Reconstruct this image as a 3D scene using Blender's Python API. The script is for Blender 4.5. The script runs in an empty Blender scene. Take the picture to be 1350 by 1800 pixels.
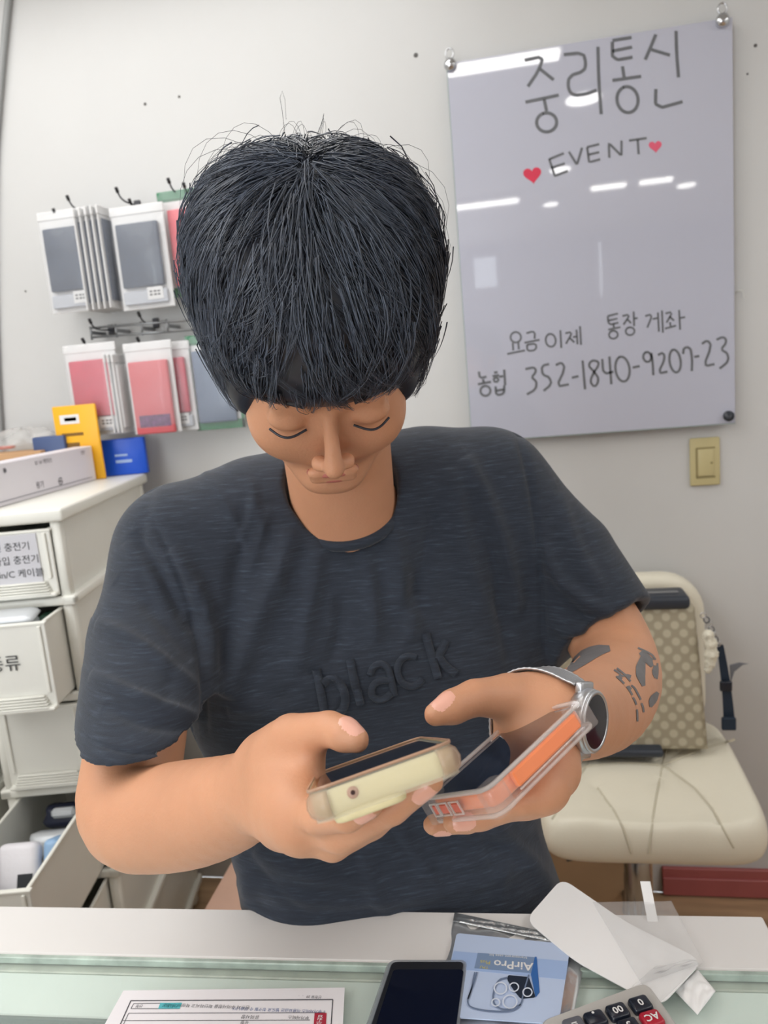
import bpy, bmesh, math, random
import numpy as np
from mathutils import Vector, Matrix
from mathutils.bvhtree import BVHTree
from math import sin, cos, radians, pi, sqrt, atan2
random.seed(4); RNG = np.random.default_rng(4)
SC = bpy.context.scene; COL = SC.collection
A = np.array
# ------------------------------------------------------------------ camera
F = 1330.0; CH = 1.45; WALL = 1.95; CZ = 0.93
cd = bpy.data.cameras.new('camera'); cam = bpy.data.objects.new('camera', cd); COL.objects.link(cam)
cd.sensor_fit = 'HORIZONTAL'; cd.sensor_width = 27.0; cd.lens = 27.0 * F / 1350.0
cd.clip_start = 0.05; cd.clip_end = 60
cam.matrix_world = (Matrix.Translation((0, 0, CH)) @ Matrix.Rotation(radians(10.5), 4, 'Z')
                    @ Matrix.Rotation(radians(80.1), 4, 'X') @ Matrix.Rotation(radians(-5.05), 4, 'Z'))
cd.dof.use_dof = True; cd.dof.focus_distance = 0.55; cd.dof.aperture_fstop = 11.0
SC.camera = cam
# ------------------------------------------------------------------ world, exposure, added fill lights
w = bpy.data.worlds.new('world'); SC.world = w; w.use_nodes = True
w.node_tree.nodes['Background'].inputs[0].default_value = (0.86, 0.93, 1.0, 1)
w.node_tree.nodes['Background'].inputs[1].default_value = 2.6
SC.view_settings.view_transform = 'Standard'; SC.view_settings.look = 'None'
SC.view_settings.gamma = 1.0; SC.view_settings.use_curve_mapping = False
SC.view_settings.exposure = 0.08

def area_light(name, loc, rot, sx, sy, power, col=(1, 0.99, 0.97)):
    l = bpy.data.lights.new(name, 'AREA'); l.shape = 'RECTANGLE'; l.size = sx; l.size_y = sy
    l.energy = power; l.color = col
    o = bpy.data.objects.new(name, l); COL.objects.link(o); o.location = loc; o.rotation_euler = rot
    return o
# added fill lights: one behind the camera, three under the ceiling
area_light('fill_light_front', (-1.55, -3.3, 1.5), (radians(90), 0, radians(-12)), 1.6, 1.9, 36, (0.93, 0.97, 1.0))
area_light('fill_light_left', (-1.45, -.5, 2.56), (0, 0, 0), 1.5, 3.2, 40)
area_light('fill_light_right', (1.85, .2, 2.56), (0, 0, 0), .7, 2.6, 20)
area_light('fill_light_back', (-.9, 1.45, 2.56), (0, 0, 0), 1.6, .5, 8)

CM = A(cam.matrix_world.to_3x3()); CO = A([0, 0, CH])
def ray(px, py): return CM @ A([(px - 675) / F, -(py - 900) / F, -1.0])
def UY(px, py, y): d = ray(px, py); return CO + d * (y / d[1])
def UZ(px, py, z): d = ray(px, py); return CO + d * ((z - CH) / d[2])
def UD(px, py, t): return CO + ray(px, py) * t
def PRJ(P):
    q = (np.asarray(P) - CO) @ CM
    return 675 + F * q[:, 0] / -q[:, 2], 900 - F * q[:, 1] / -q[:, 2], -q[:, 2]

# ------------------------------------------------------------------ materials
def lin(c):
    return tuple(((x / 255) / 12.92 if x / 255 <= 0.04045 else ((x / 255 + 0.055) / 1.055) ** 2.4) for x in c)
MATS = {}
def mat(name, rgb, rough=0.5, metal=0.0, bump=0.0, bscale=50.0, var=0.0, vscale=8.0, stretch=None, **kw):
    if name in MATS: return MATS[name]
    m = bpy.data.materials.new(name); m.use_nodes = True; nt = m.node_tree; N = nt.nodes; L = nt.links
    b = N['Principled BSDF']; c = lin(rgb)
    b.inputs['Base Color'].default_value = (*c, 1); b.inputs['Roughness'].default_value = rough
    b.inputs['Metallic'].default_value = metal
    for k, v in kw.items(): b.inputs[k.replace('_', ' ')].default_value = v
    tc = N.new('ShaderNodeTexCoord'); mp = N.new('ShaderNodeMapping'); L.new(tc.outputs['Object'], mp.inputs[0])
    if stretch: mp.inputs['Scale'].default_value = stretch
    n1 = N.new('ShaderNodeTexNoise'); n1.inputs['Scale'].default_value = vscale; n1.inputs['Detail'].default_value = 5
    L.new(mp.outputs[0], n1.inputs['Vector'])
    mx = N.new('ShaderNodeMix'); mx.data_type = 'RGBA'
    mx.inputs['A'].default_value = (*[x * (1 - var) for x in c], 1)
    mx.inputs['B'].default_value = (*[min(1, x * (1 + var)) for x in c], 1)
    rp = N.new('ShaderNodeMapRange'); rp.inputs[1].default_value = 0.3; rp.inputs[2].default_value = 0.7
    L.new(n1.outputs[0], rp.inputs[0]); L.new(rp.outputs[0], mx.inputs['Factor'])
    L.new(mx.outputs['Result'], b.inputs['Base Color'])
    if bump:
        n2 = N.new('ShaderNodeTexNoise'); n2.inputs['Scale'].default_value = bscale; n2.inputs['Detail'].default_value = 4
        L.new(mp.outputs[0], n2.inputs['Vector'])
        bp = N.new('ShaderNodeBump'); bp.inputs['Strength'].default_value = bump; bp.inputs['Distance'].default_value = 0.002
        L.new(n2.outputs[0], bp.inputs['Height']); L.new(bp.outputs[0], b.inputs['Normal'])
    MATS[name] = m; return m
def glow(name, rgb, s):
    m = bpy.data.materials.new(name); m.use_nodes = True; b = m.node_tree.nodes['Principled BSDF']
    b.inputs['Base Color'].default_value = (*lin(rgb), 1); b.inputs['Emission Color'].default_value = (*lin(rgb), 1)
    b.inputs['Emission Strength'].default_value = s
    MATS[name] = m; return m
def film(name, rgb, alpha, rough=0.15, **kw):
    """thin clear plastic: partly see-through sheet with a gloss"""
    m = mat(name, rgb, rough, var=0.03, **kw); b = m.node_tree.nodes['Principled BSDF']
    b.inputs['Alpha'].default_value = alpha; return m

# ------------------------------------------------------------------ object helpers
WL = {}
def link(o, parent, wloc):
    COL.objects.link(o); WL[o.name] = A(wloc, float)
    if parent is not None:
        o.parent = parent; o.location = Vector(A(wloc, float) - WL[parent.name])
    else: o.location = Vector(A(wloc, float))
def setp(o, label=None, cat=None, group=None, kind=None):
    for k, v in (('label', label), ('category', cat), ('group', group), ('kind', kind)):
        if v: o[k] = v
    return o
def thing(name, label, cat, loc, group=None):
    o = bpy.data.objects.new(name, None); o.empty_display_size = 0.02; link(o, None, loc)
    return setp(o, label, cat, group)
def mk(name, V, Fc, m, parent=None, smooth=False, bottom=False, **tags):
    V = np.asarray(V, float); c = (V.min(0) + V.max(0)) / 2
    if parent is None: c[2] = V[:, 2].min()
    me = bpy.data.meshes.new(name)
    if isinstance(Fc, np.ndarray) and Fc.ndim == 2:
        nf, k = Fc.shape; W = (V - c).astype(np.float32)
        me.vertices.add(len(W)); me.vertices.foreach_set('co', W.ravel())
        me.loops.add(nf * k); me.loops.foreach_set('vertex_index', Fc.astype(np.int32).ravel())
        me.polygons.add(nf); me.polygons.foreach_set('loop_start', np.arange(0, nf * k, k, dtype=np.int32))
        me.update(calc_edges=True); me.validate()
    else:
        me.from_pydata((V - c).tolist(), [], [list(map(int, f)) for f in Fc]); me.update()
    if smooth: me.polygons.foreach_set('use_smooth', [True] * len(me.polygons))
    for mm in (m if isinstance(m, (list, tuple)) else [m]): me.materials.append(mm)
    o = bpy.data.objects.new(name, me); link(o, parent, c)
    return setp(o, **tags)
def join(*parts):
    V = []; Fc = []; n = 0
    for v, f in parts:
        V.append(np.asarray(v, float)); Fc += [[i + n for i in q] for q in f]; n += len(v)
    return np.concatenate(V), Fc
def bm_out(bm):
    bm.verts.index_update()
    V = A([v.co[:] for v in bm.verts]); Fc = [[v.index for v in f.verts] for f in bm.faces]; bm.free(); return V, Fc
def rbox(c, s, r=0.0, seg=2):
    bm = bmesh.new(); bmesh.ops.create_cube(bm, size=1.0)
    for v in bm.verts: v.co = Vector((v.co.x * s[0], v.co.y * s[1], v.co.z * s[2]))
    if r > 0: bmesh.ops.bevel(bm, geom=bm.edges[:], offset=min(r, min(s) * 0.49), segments=seg, affect='EDGES', profile=0.5)
    V, Fc = bm_out(bm); return V + A(c, float), Fc
def prism(poly, z0, z1, r=0.0, seg=2):
    """poly: 2D outline (ccw), extruded along z"""
    bm = bmesh.new(); vs = [bm.verts.new((p[0], p[1], z0)) for p in poly]; f = bm.faces.new(vs)
    ex = bmesh.ops.extrude_face_region(bm, geom=[f])
    for v in ex['geom']:
        if isinstance(v, bmesh.types.BMVert): v.co.z = z1
    bmesh.ops.recalc_face_normals(bm, faces=bm.faces[:])
    if r > 0:
        es = [e for e in bm.edges if abs(e.verts[0].co.z - e.verts[1].co.z) < 1e-7]
        bmesh.ops.bevel(bm, geom=es, offset=r, segments=seg, affect='EDGES', profile=0.5)
    return bm_out(bm)
def rrect(w, h, r, n=5, cx=0, cy=0):
    P = []
    for (sx, sy, a0) in ((1, 1, 0), (-1, 1, 90), (-1, -1, 180), (1, -1, 270)):
        for i in range(n + 1):
            a = radians(a0 + 90 * i / n)
            P.append((cx + sx * (w / 2 - r) + r * cos(a), cy + sy * (h / 2 - r) + r * sin(a)))
    return P
def frames(P):
    P = np.asarray(P, float); T = np.gradient(P, axis=0); T /= np.linalg.norm(T, axis=1)[:, None] + 1e-12
    u = np.cross(T[0], [0, 0, 1.0]);
    if np.linalg.norm(u) < 1e-3: u = np.cross(T[0], [1.0, 0, 0])
    U = []
    for t in T:
        u = u - t * (u @ t); u /= np.linalg.norm(u) + 1e-12; U.append(u)
    U = A(U); return P, T, U, np.cross(T, U)
def tube(P, R, n=8, cap=True):
    P, T, U, W = frames(P); R = np.broadcast_to(np.asarray(R, float), (len(P),)); V = []
    for i in range(len(P)):
        for k in range(n):
            a = 2 * pi * k / n; V.append(P[i] + R[i] * (cos(a) * U[i] + sin(a) * W[i]))
    Fc = [[i * n + k, i * n + (k + 1) % n, (i + 1) * n + (k + 1) % n, (i + 1) * n + k] for i in range(len(P) - 1) for k in range(n)]
    if cap: Fc += [list(range(n))[::-1], [(len(P) - 1) * n + k for k in range(n)]]
    return A(V), Fc
def lathe(prof, n=20, ax=(0, 0, 1), o=(0, 0, 0), cap=True):
    ax = A(ax, float); ax /= np.linalg.norm(ax); u = np.cross(ax, [0.3, 1, 0.2]); u /= np.linalg.norm(u); v = np.cross(ax, u); V = []
    for r, h in prof:
        for k in range(n):
            a = 2 * pi * k / n; V.append(A(o) + ax * h + r * (cos(a) * u + sin(a) * v))
    Fc = [[i * n + k, i * n + (k + 1) % n, (i + 1) * n + (k + 1) % n, (i + 1) * n + k] for i in range(len(prof) - 1) for k in range(n)]
    if cap: Fc += [list(range(n))[::-1], [(len(prof) - 1) * n + k for k in range(n)]]
    return A(V), Fc
def rotz(V, a, o=(0, 0, 0)):
    c, s = cos(a), sin(a); o = A(o, float); V = A(V, float) - o
    return np.stack([V[:, 0] * c - V[:, 1] * s, V[:, 0] * s + V[:, 1] * c, V[:, 2]], 1) + o
def frame_map(V, o, X, Y, Z): V = np.asarray(V, float); return A(o) + V[:, :1] * A(X) + V[:, 1:2] * A(Y) + V[:, 2:3] * A(Z)
def nrm(v): v = A(v, float); return v / (np.linalg.norm(v) + 1e-12)
def resample(P, step):
    P = np.asarray(P, float); d = np.r_[0, np.cumsum(np.linalg.norm(np.diff(P, axis=0), axis=1))]
    n = max(2, int(d[-1] / step) + 1); t = np.linspace(0, d[-1], n)
    return np.stack([np.interp(t, d, P[:, k]) for k in range(P.shape[1])], 1)
def smoothp(P, it=2):
    P = [A(p, float) for p in P]
    for _ in range(it):
        Q = [P[0]]
        for a, b in zip(P[:-1], P[1:]): Q += [a * 0.75 + b * 0.25, a * 0.25 + b * 0.75]
        P = Q + [P[-1]]
    return A(P)
def ribbon(P2, w, proj, step=3.0, prof=None, na=3):
    """flat stroke: 2-D polyline P2 of half-width w (number or per-point list) laid on a surface by proj(x, y, height)"""
    P2 = np.asarray(P2, float)
    wd = np.asarray(w, float) if np.ndim(w) else np.full(len(P2), float(w))
    Q = resample(np.c_[P2, wd], step); T = np.gradient(Q[:, :2], axis=0); T /= np.linalg.norm(T, axis=1)[:, None] + 1e-9
    Nn = np.c_[-T[:, 1], T[:, 0]]; V = []
    for q, nn in zip(Q, Nn):
        for s in np.linspace(-1, 1, na):
            x, y = q[:2] + nn * s * q[2]; V.append(proj(x, y, prof(s) if prof else 0.0))
    Fc = [[i * na + k, i * na + k + 1, (i + 1) * na + k + 1, (i + 1) * na + k] for i in range(len(Q) - 1) for k in range(na - 1)]
    return A(V), Fc

# ------------------------------------------------------------------ distance-field modelling (smooth union of tapered limbs -> one surface)
class Field:
    def __init__(s, lo, hi, h):
        s.h = h; s.lo = A(lo, float); s.n = np.ceil((A(hi, float) - s.lo) / h).astype(int) + 1
        s.v = np.full(s.n, 0.05, np.float32); s.ax = [s.lo[i] + h * np.arange(s.n[i]) for i in range(3)]
    def win(s, lo, hi):
        a = np.clip(np.floor((A(lo) - s.lo) / s.h).astype(int), 0, s.n); b = np.clip(np.ceil((A(hi) - s.lo) / s.h).astype(int) + 1, 0, s.n)
        sl = tuple(slice(a[i], b[i]) for i in range(3))
        X = s.ax[0][sl[0]].astype(np.float32)[:, None, None]; Y = s.ax[1][sl[1]].astype(np.float32)[None, :, None]; Z = s.ax[2][sl[2]].astype(np.float32)[None, None, :]
        return sl, X, Y, Z
    def put(s, sl, d, k, op='add'):
        a = s.v[sl]
        if a.size == 0: return
        if op == 'sub': d = -d
        if k > 0:
            hh = np.maximum(k - np.abs(a - d), 0) / k; q = hh * hh * k * 0.25
        else: q = 0
        s.v[sl] = (np.minimum(a, d) - q) if op == 'add' else (np.maximum(a, d) + q)
    def cone(s, p, q, r1, r2, k=0.01, op='add'):
        p = A(p, float); q = A(q, float); m = max(r1, r2) + k + 3 * s.h
        sl, X, Y, Z = s.win(np.minimum(p, q) - m, np.maximum(p, q) + m)
        d = q - p; L2 = d @ d + 1e-12
        t = np.clip(((X - p[0]) * d[0] + (Y - p[1]) * d[1] + (Z - p[2]) * d[2]) / L2, 0, 1)
        dx = X - p[0] - t * d[0]; dy = Y - p[1] - t * d[1]; dz = Z - p[2] - t * d[2]
        s.put(sl, np.sqrt(dx * dx + dy * dy + dz * dz) - (r1 + (r2 - r1) * t), k, op)
    def chain(s, pts, rs, k=0.006, op='add', kj=0.0025):
        pts = [A(p, float) for p in pts]; P = A(pts); m = max(rs) + k + 3 * s.h; D = None
        sl, X, Y, Z = s.win(P.min(0) - m, P.max(0) + m)
        for i in range(len(pts) - 1):
            p, q = pts[i], pts[i + 1]; d = q - p; L2 = d @ d + 1e-12
            t = np.clip(((X - p[0]) * d[0] + (Y - p[1]) * d[1] + (Z - p[2]) * d[2]) / L2, 0, 1)
            dx = X - p[0] - t * d[0]; dy = Y - p[1] - t * d[1]; dz = Z - p[2] - t * d[2]
            e = np.sqrt(dx * dx + dy * dy + dz * dz) - (rs[i] + (rs[i + 1] - rs[i]) * t)
            if D is None: D = e
            else: hh = np.maximum(kj - np.abs(D - e), 0) / kj; D = np.minimum(D, e) - hh * hh * kj * 0.25
        s.put(sl, D, k, op)
    def ell(s, c, r, R=None, k=0.01, op='add'):
        c = A(c, float); r = A(r, float); R = np.eye(3) if R is None else A(R, float)   # columns of R = local axes
        ext = np.sqrt(((R * r) ** 2).sum(1)) + k + 3 * s.h
        sl, X, Y, Z = s.win(c - ext, c + ext); X = X - c[0]; Y = Y - c[1]; Z = Z - c[2]
        l = [(X * R[0, i] + Y * R[1, i] + Z * R[2, i]) for i in range(3)]
        k0 = np.sqrt(sum((l[i] / r[i]) ** 2 for i in range(3))); k1 = np.sqrt(sum((l[i] / r[i] ** 2) ** 2 for i in range(3))) + 1e-9
        s.put(sl, k0 * (k0 - 1) / k1, k, op)
    def plane_cut(s, p, n, lo, hi, k=0.0):
        """removes what lies on the +n side of p inside the window"""
        n = nrm(n); sl, X, Y, Z = s.win(lo, hi)
        s.put(sl, -((X - p[0]) * n[0] + (Y - p[1]) * n[1] + (Z - p[2]) * n[2]), k, 'sub')
    def mesh(s):
        v = s.v; ins = v < 0; nx, ny, nz = v.shape
        cnt = np.zeros((nx - 1, ny - 1, nz - 1), np.uint8)
        for i in (0, 1):
            for j in (0, 1):
                for k in (0, 1): cnt += ins[i:nx - 1 + i, j:ny - 1 + j, k:nz - 1 + k]
        act = np.argwhere((cnt > 0) & (cnt < 8)); I, J, K = act.T; idx = np.full(cnt.shape, -1, np.int32); idx[I, J, K] = np.arange(len(act))
        cor = {(i, j, k): v[I + i, J + j, K + k] for i in (0, 1) for j in (0, 1) for k in (0, 1)}
        acc = np.zeros((len(act), 3)); num = np.zeros(len(act)); cs = list(cor)
        for a in cs:
            for ax in range(3):
                if a[ax]: continue
                b = list(a); b[ax] = 1; b = tuple(b); va, vb = cor[a], cor[b]; m = (va < 0) != (vb < 0)
                t = np.where(m, va / np.where(m, va - vb, 1), 0); p = np.tile(A(a, float), (len(act), 1)); p[:, ax] += t
                acc += p * m[:, None]; num += m
        V = (act + acc / num[:, None]) * s.h + s.lo; Q = []
        for ax in range(3):
            a = [slice(None)] * 3; b = [slice(None)] * 3; a[ax] = slice(0, -1); b[ax] = slice(1, None)
            ch = ins[tuple(a)] != ins[tuple(b)]; e = np.argwhere(ch); o1, o2 = [(1, 2), (2, 0), (0, 1)][ax]
            ok = (e[:, o1] > 0) & (e[:, o2] > 0) & (e[:, o1] < cnt.shape[o1]) & (e[:, o2] < cnt.shape[o2]) & (e[:, ax] < cnt.shape[ax]); e = e[ok]
            def at(d1, d2):
                f = e.copy(); f[:, o1] -= d1; f[:, o2] -= d2; return idx[f[:, 0], f[:, 1], f[:, 2]]
            q = np.stack([at(1, 1), at(0, 1), at(0, 0), at(1, 0)], 1); flip = ~ins[e[:, 0], e[:, 1], e[:, 2]]
            q[flip] = q[flip][:, ::-1]; Q.append(q)
        return V, np.concatenate(Q)
def vnormals(V, Q):
    n = np.cross(V[Q[:, 2]] - V[Q[:, 0]], V[Q[:, 3]] - V[Q[:, 1]]); N = np.zeros_like(V)
    for k in range(4): np.add.at(N, Q[:, k], n)
    return N / (np.linalg.norm(N, axis=1)[:, None] + 1e-12)
def relax(V, Q, it=2):
    for _ in range(it):
        S = np.zeros_like(V); c = np.zeros(len(V))
        for k in range(4):
            np.add.at(S, Q[:, k], V[Q[:, (k + 1) % 4]]); np.add.at(S, Q[:, k], V[Q[:, (k + 3) % 4]]); np.add.at(c, Q[:, k], 2)
        V = V * 0.5 + 0.5 * S / np.maximum(c, 1)[:, None]
    return V
def bvh_of(V, Q): return BVHTree.FromPolygons(V.tolist(), Q.tolist() if isinstance(Q, np.ndarray) else Q)
# ================================================================== the room
WALLM = mat('white_wall_panel', (204, 204, 203), 0.42, bump=.05, bscale=9, var=.02, vscale=3)
FLOORM = mat('wood_floor', (176, 146, 114), .45, bump=.1, bscale=30, var=.25, vscale=4, stretch=(1, 9, 1))
CEILM = mat('white_ceiling', (228, 228, 226), .8, var=.02)
def struct(name, V, Fc, m, **k): return mk(name, V, Fc, m, kind='structure', **k)
X0, X1, Y0, ZC = -2.6, 2.4, -3.6, 2.6
struct('floor', *rbox(((X0 + X1) / 2, (Y0 + WALL) / 2, -.03), (X1 - X0, WALL - Y0, .06)), FLOORM)
struct('ceiling', *rbox(((X0 + X1) / 2, (Y0 + WALL) / 2, ZC + .03), (X1 - X0, WALL - Y0, .06)), CEILM)
back = struct('wall_back', *rbox(((X0 + X1) / 2, WALL + .04, ZC / 2), (X1 - X0, .05, ZC)), mat('joint_shadow', (196, 196, 194), .6))
xs = [X0, -1.78, .607, 1.80, X1]      # wall boards with the joint seen at the right
for a, b in zip(xs[:-1], xs[1:]):
    mk('wall_panel', *rbox(((a + b) / 2, WALL + .0075, ZC / 2), (b - a - .003, .015, ZC), .001, 1), WALLM, back)
struct('wall_left', *rbox((X0 - .03, (Y0 + WALL) / 2, ZC / 2), (.06, WALL - Y0 + .1, ZC)), WALLM)
struct('wall_right', *rbox((X1 + .03, (Y0 + WALL) / 2, ZC / 2), (.06, WALL - Y0 + .1, ZC)), WALLM)
# street side: solid lilac-grey front with an added window at the far left for fill light and a small one whose reflection shows in the board
FRM = mat('lilac_front_wall', (176, 174, 188), .6, var=.04, vscale=2)
WN = [(-2.4, -.75, .5, 2.45), (-.33, -.10, 2.20, 2.50), (.80, .85, 2.02, 2.52)]  # narrow last opening stands in for an upright lamp mirrored in the board
xs_ = [X0, -2.4, -.75, -.33, -.10, .80, .85, X1]
for a, b in zip(xs_[:-1], xs_[1:]):
    hole = [q for q in WN if abs(q[0] - a) < 1e-6]
    for z0, z1 in ([(0, hole[0][2]), (hole[0][3], ZC)] if hole else [(0, ZC)]):
        struct('wall_front', *rbox(((a + b) / 2, Y0 - .03, (z0 + z1) / 2), (b - a, .06, z1 - z0)), FRM)
for i, (a, b, z0, z1) in enumerate(WN):
    V, Fc = join(rbox(((a + b) / 2, Y0, z0 + .006), (b - a, .05, .012)), rbox(((a + b) / 2, Y0, z1 - .006), (b - a, .05, .012)), rbox((a + .006, Y0, (z0 + z1) / 2), (.012, .05, z1 - z0)), rbox((b - .006, Y0, (z0 + z1) / 2), (.012, .05, z1 - z0)))
    wf = struct('window_%d' % (i + 1), V, Fc, WALLM); mk('pane', *rbox(((a + b) / 2, Y0 - .01, (z0 + z1) / 2), (b - a - .02, .004, z1 - z0 - .02)), film('window_pane', (230, 240, 250), .12, .03), wf)
BASEM = mat('dark_red_skirting', (172, 94, 92), .45, var=.08, bump=.1)
V, Fc = join(rbox((1.36, WALL - .006, .041), (2.08, .012, .082), .002, 1), rbox((1.36, WALL - .009, .030), (2.08, .018, .052), .002, 1))
struct('baseboard_back', V, Fc, BASEM)
# ceiling lamps: two round downlights and long tubes, placed where their reflections fall on the glass board
LAMP = glow('lamp_diffuser', (255, 253, 248), 9.0); WHITE = mat('white_plastic', (232, 232, 228), .4, var=.01)
def lamp(name, label, x, y, sx, sy, rnd=False, power=0):
    t = thing(name, label, 'ceiling light', (x, y, ZC - .05))
    if rnd: fr = lathe([(.0, .0), (sx / 2 + .015, .0), (sx / 2 + .02, .02), (0, .02)], 28, (0, 0, 1), (x, y, ZC - .03)); di = lathe([(0, 0), (sx / 2, 0), (sx / 2, .01), (0, .01)], 28, (0, 0, 1), (x, y, ZC - .038))
    else: fr = rbox((x, y, ZC - .02), (sx + .03, sy + .03, .03), .004); di = rbox((x, y, ZC - .045), (sx, sy, .02), .006)
    mk('frame', *fr, WHITE, t); mk('diffuser', *di, LAMP, t)
lamp('tube_light', 'long white tube light over the back counter', -.05, .76, .55, .07)
lamp('downlight', 'round downlight above the person', .36, .19, .15, .15, True)
lamp('downlight', 'round downlight in the middle of the shop', .33, -1.0, .12, .12, True)
lamp('downlight', 'round downlight beside the front tube light', 1.22, -1.9, .12, .12, True)
lamp('downlight', 'round downlight near the window', .32, -1.97, .10, .10, True)
lamp('tube_light', 'left tube light of the front row', -.12, -1.64, .42, .07)
lamp('tube_light', 'middle tube light of the front row', .67, -1.58, .22, .06)
lamp('tube_light', 'right tube light of the front row', .97, -1.59, .20, .06)
# ================================================================== the person
def skin_mat():
    m = mat('skin', (206, 150, 116), 0.5, bump=0.12, bscale=420, var=0.07, vscale=14)
    b = m.node_tree.nodes['Principled BSDF']; b.inputs['Subsurface Weight'].default_value = 0.12
    b.inputs['Subsurface Radius'].default_value = (1.0, 0.35, 0.2); b.inputs['Subsurface Scale'].default_value = 0.006
    return m
SKIN = skin_mat()
def slub_mat():
    """slub-knit cotton: dark blue-black with short lighter threads running across"""
    m = bpy.data.materials.new('slub_cotton'); m.use_nodes = True; nt = m.node_tree; N = nt.nodes; L = nt.links
    b = N['Principled BSDF']; b.inputs['Roughness'].default_value = 0.9
    b.inputs['Sheen Weight'].default_value = 0.15; b.inputs['Sheen Roughness'].default_value = 0.5
    tc = N.new('ShaderNodeTexCoord'); mp = N.new('ShaderNodeMapping'); mp.inputs['Scale'].default_value = (26, 26, 330)
    mp.inputs['Rotation'].default_value = (0, radians(4), 0)
    L.new(tc.outputs['Object'], mp.inputs[0])
    n1 = N.new('ShaderNodeTexNoise'); n1.inputs['Scale'].default_value = 1.6; n1.inputs['Detail'].default_value = 6; n1.inputs['Roughness'].default_value = 0.65
    L.new(mp.outputs[0], n1.inputs['Vector'])
    cr = N.new('ShaderNodeValToRGB'); e = cr.color_ramp.elements
    e[0].position = 0.30; e[0].color = (*lin((30, 37, 48)), 1); e[1].position = 0.78; e[1].color = (*lin((66, 76, 90)), 1)
    q = cr.color_ramp.elements.new(0.56); q.color = (*lin((41, 49, 62)), 1)
    L.new(n1.outputs[0], cr.inputs[0]); L.new(cr.outputs[0], b.inputs['Base Color'])
    n2 = N.new('ShaderNodeTexNoise'); n2.inputs['Scale'].default_value = 900; L.new(tc.outputs['Object'], n2.inputs['Vector'])
    ad = N.new('ShaderNodeMath'); ad.operation = 'ADD'; L.new(n1.outputs[0], ad.inputs[0]); L.new(n2.outputs[0], ad.inputs[1])
    bp = N.new('ShaderNodeBump'); bp.inputs['Strength'].default_value = 0.35; bp.inputs['Distance'].default_value = 0.001
    L.new(ad.outputs[0], bp.inputs['Height']); L.new(bp.outputs[0], b.inputs['Normal'])
    return m
SHIRT = slub_mat()
HAIRM = mat('black_hair', (40, 44, 54), 0.38, var=0.25, vscale=60, Specular_IOR_Level=0.6)

HO = UD(562, 604, 0.665)                       # between the ears
hz = nrm([0.27, -0.96, 0.0]); hp = radians(44)
HY = A([hz[0] * cos(hp), hz[1] * cos(hp), -sin(hp)]); HX = nrm([0.96, 0.27, 0.0]); HZ = nrm(np.cross(HX, HY))
if HZ[2] < 0: HZ = -HZ
HR = np.stack([HX, HY, HZ], 1); HS = 1.06
def H(x, y, z): return HO + HS * (x * HX + y * HY + z * HZ)

def limb(pts, rs, it=2):
    Q = smoothp([np.r_[p, r] for p, r in zip(pts, rs)], it); return list(Q[:, :3]), list(Q[:, 3])
person = thing('person', 'man in a dark T-shirt embossed "black", head bowed, holding two phones behind the counter', 'person', (-0.19, 0.78, 0.0))

f = Field((-0.58, 0.28, 0.80), (0.32, 1.02, 1.78), 0.0023)
c_ = f.cone
# --- trunk inside the shirt
c_(UD(640, 1330, .87), UD(640, 1050, .89), .088, .098, .03)
c_(UD(640, 1330, .87), UD(690, 1590, .86), .088, .09, .03)
c_(UD(330, 990, .855), UD(860, 880, .90), .052, .052, .05)
c_(UD(606, 905, .83), UD(584, 720, .735), .056, .054, .03)           # neck
# --- arm on the left of the picture
c_(UD(330, 990, .84), UD(255, 1180, .755), .046, .046, .02)
f.chain(*limb([UD(255, 1180, .755), UD(238, 1320, .705), UD(214, 1444, .655), UD(318, 1434, .61), UD(400, 1416, .565), UD(462, 1385, .528)],
        [.046, .0455, .0415, .0430, .0360, .0275]), .012, 'add', .0003)
# --- arm on the right
c_(UD(860, 880, .89), UD(990, 1010, .865), .046, .046, .02)
f.chain(*limb([UD(990, 1010, .865), UD(1062, 1105, .83), UD(1092, 1182, .785), UD(1066, 1232, .69), UD(1018, 1258, .60), UD(972, 1258, .53)],
        [.046, .044, .0425, .0435, .036, .0275]), .012, 'add', .0003)
# --- hand A (left of the picture): palm up, phone lying across it
PA = [UD(458, 1385, .528), UD(500, 1400, .495)]
f.chain([UD(458, 1385, .528), UD(492, 1360, .505), UD(520, 1420, .462)], [.0265, .0235, .020], .010)
f.chain([UD(470, 1410, .51), UD(505, 1435, .475), UD(530, 1452, .455)], [.0225, .021, .0165], .009)
f.cone(UD(500, 1375, .50), UD(535, 1440, .45), .020, .016, .014)
# thumb
f.chain([UD(470, 1335, .525), UD(512, 1296, .492), UD(578, 1281, .462), UD(606, 1291, .451), UD(628, 1301, .444)], [.021, .0150, .0108, .0105, .0078], .008)
f.cone(UD(500, 1330, .50), UD(545, 1340, .475), .016, .009, .012)      # web between thumb and palm
FA = {  # finger joints: base, knuckle, middle joint, tip joint, tip
 'index':  [UD(522, 1425, .452), UD(560, 1436, .425), UD(612, 1434, .394), UD(654, 1414, .384)],
 'middle': [UD(520, 1440, .462), UD(598, 1464, .430), UD(690, 1420, .402), UD(760, 1372, .390)],
 'ring':   [UD(512, 1450, .480), UD(585, 1482, .447), UD(655, 1448, .428), UD(708, 1412, .420)],
 'little': [UD(500, 1450, .500), UD(560, 1478, .470), UD(618, 1462, .455), UD(660, 1438, .448)]}
RA = {'index': (.0105, .0098, .0085, .0068), 'middle': (.012, .0112, .0088, .0068), 'ring': (.0115, .0105, .0085, .007), 'little': (.0105, .0095, .0078, .0062)}
for k in FA: f.chain(FA[k], RA[k], .0045)
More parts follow.
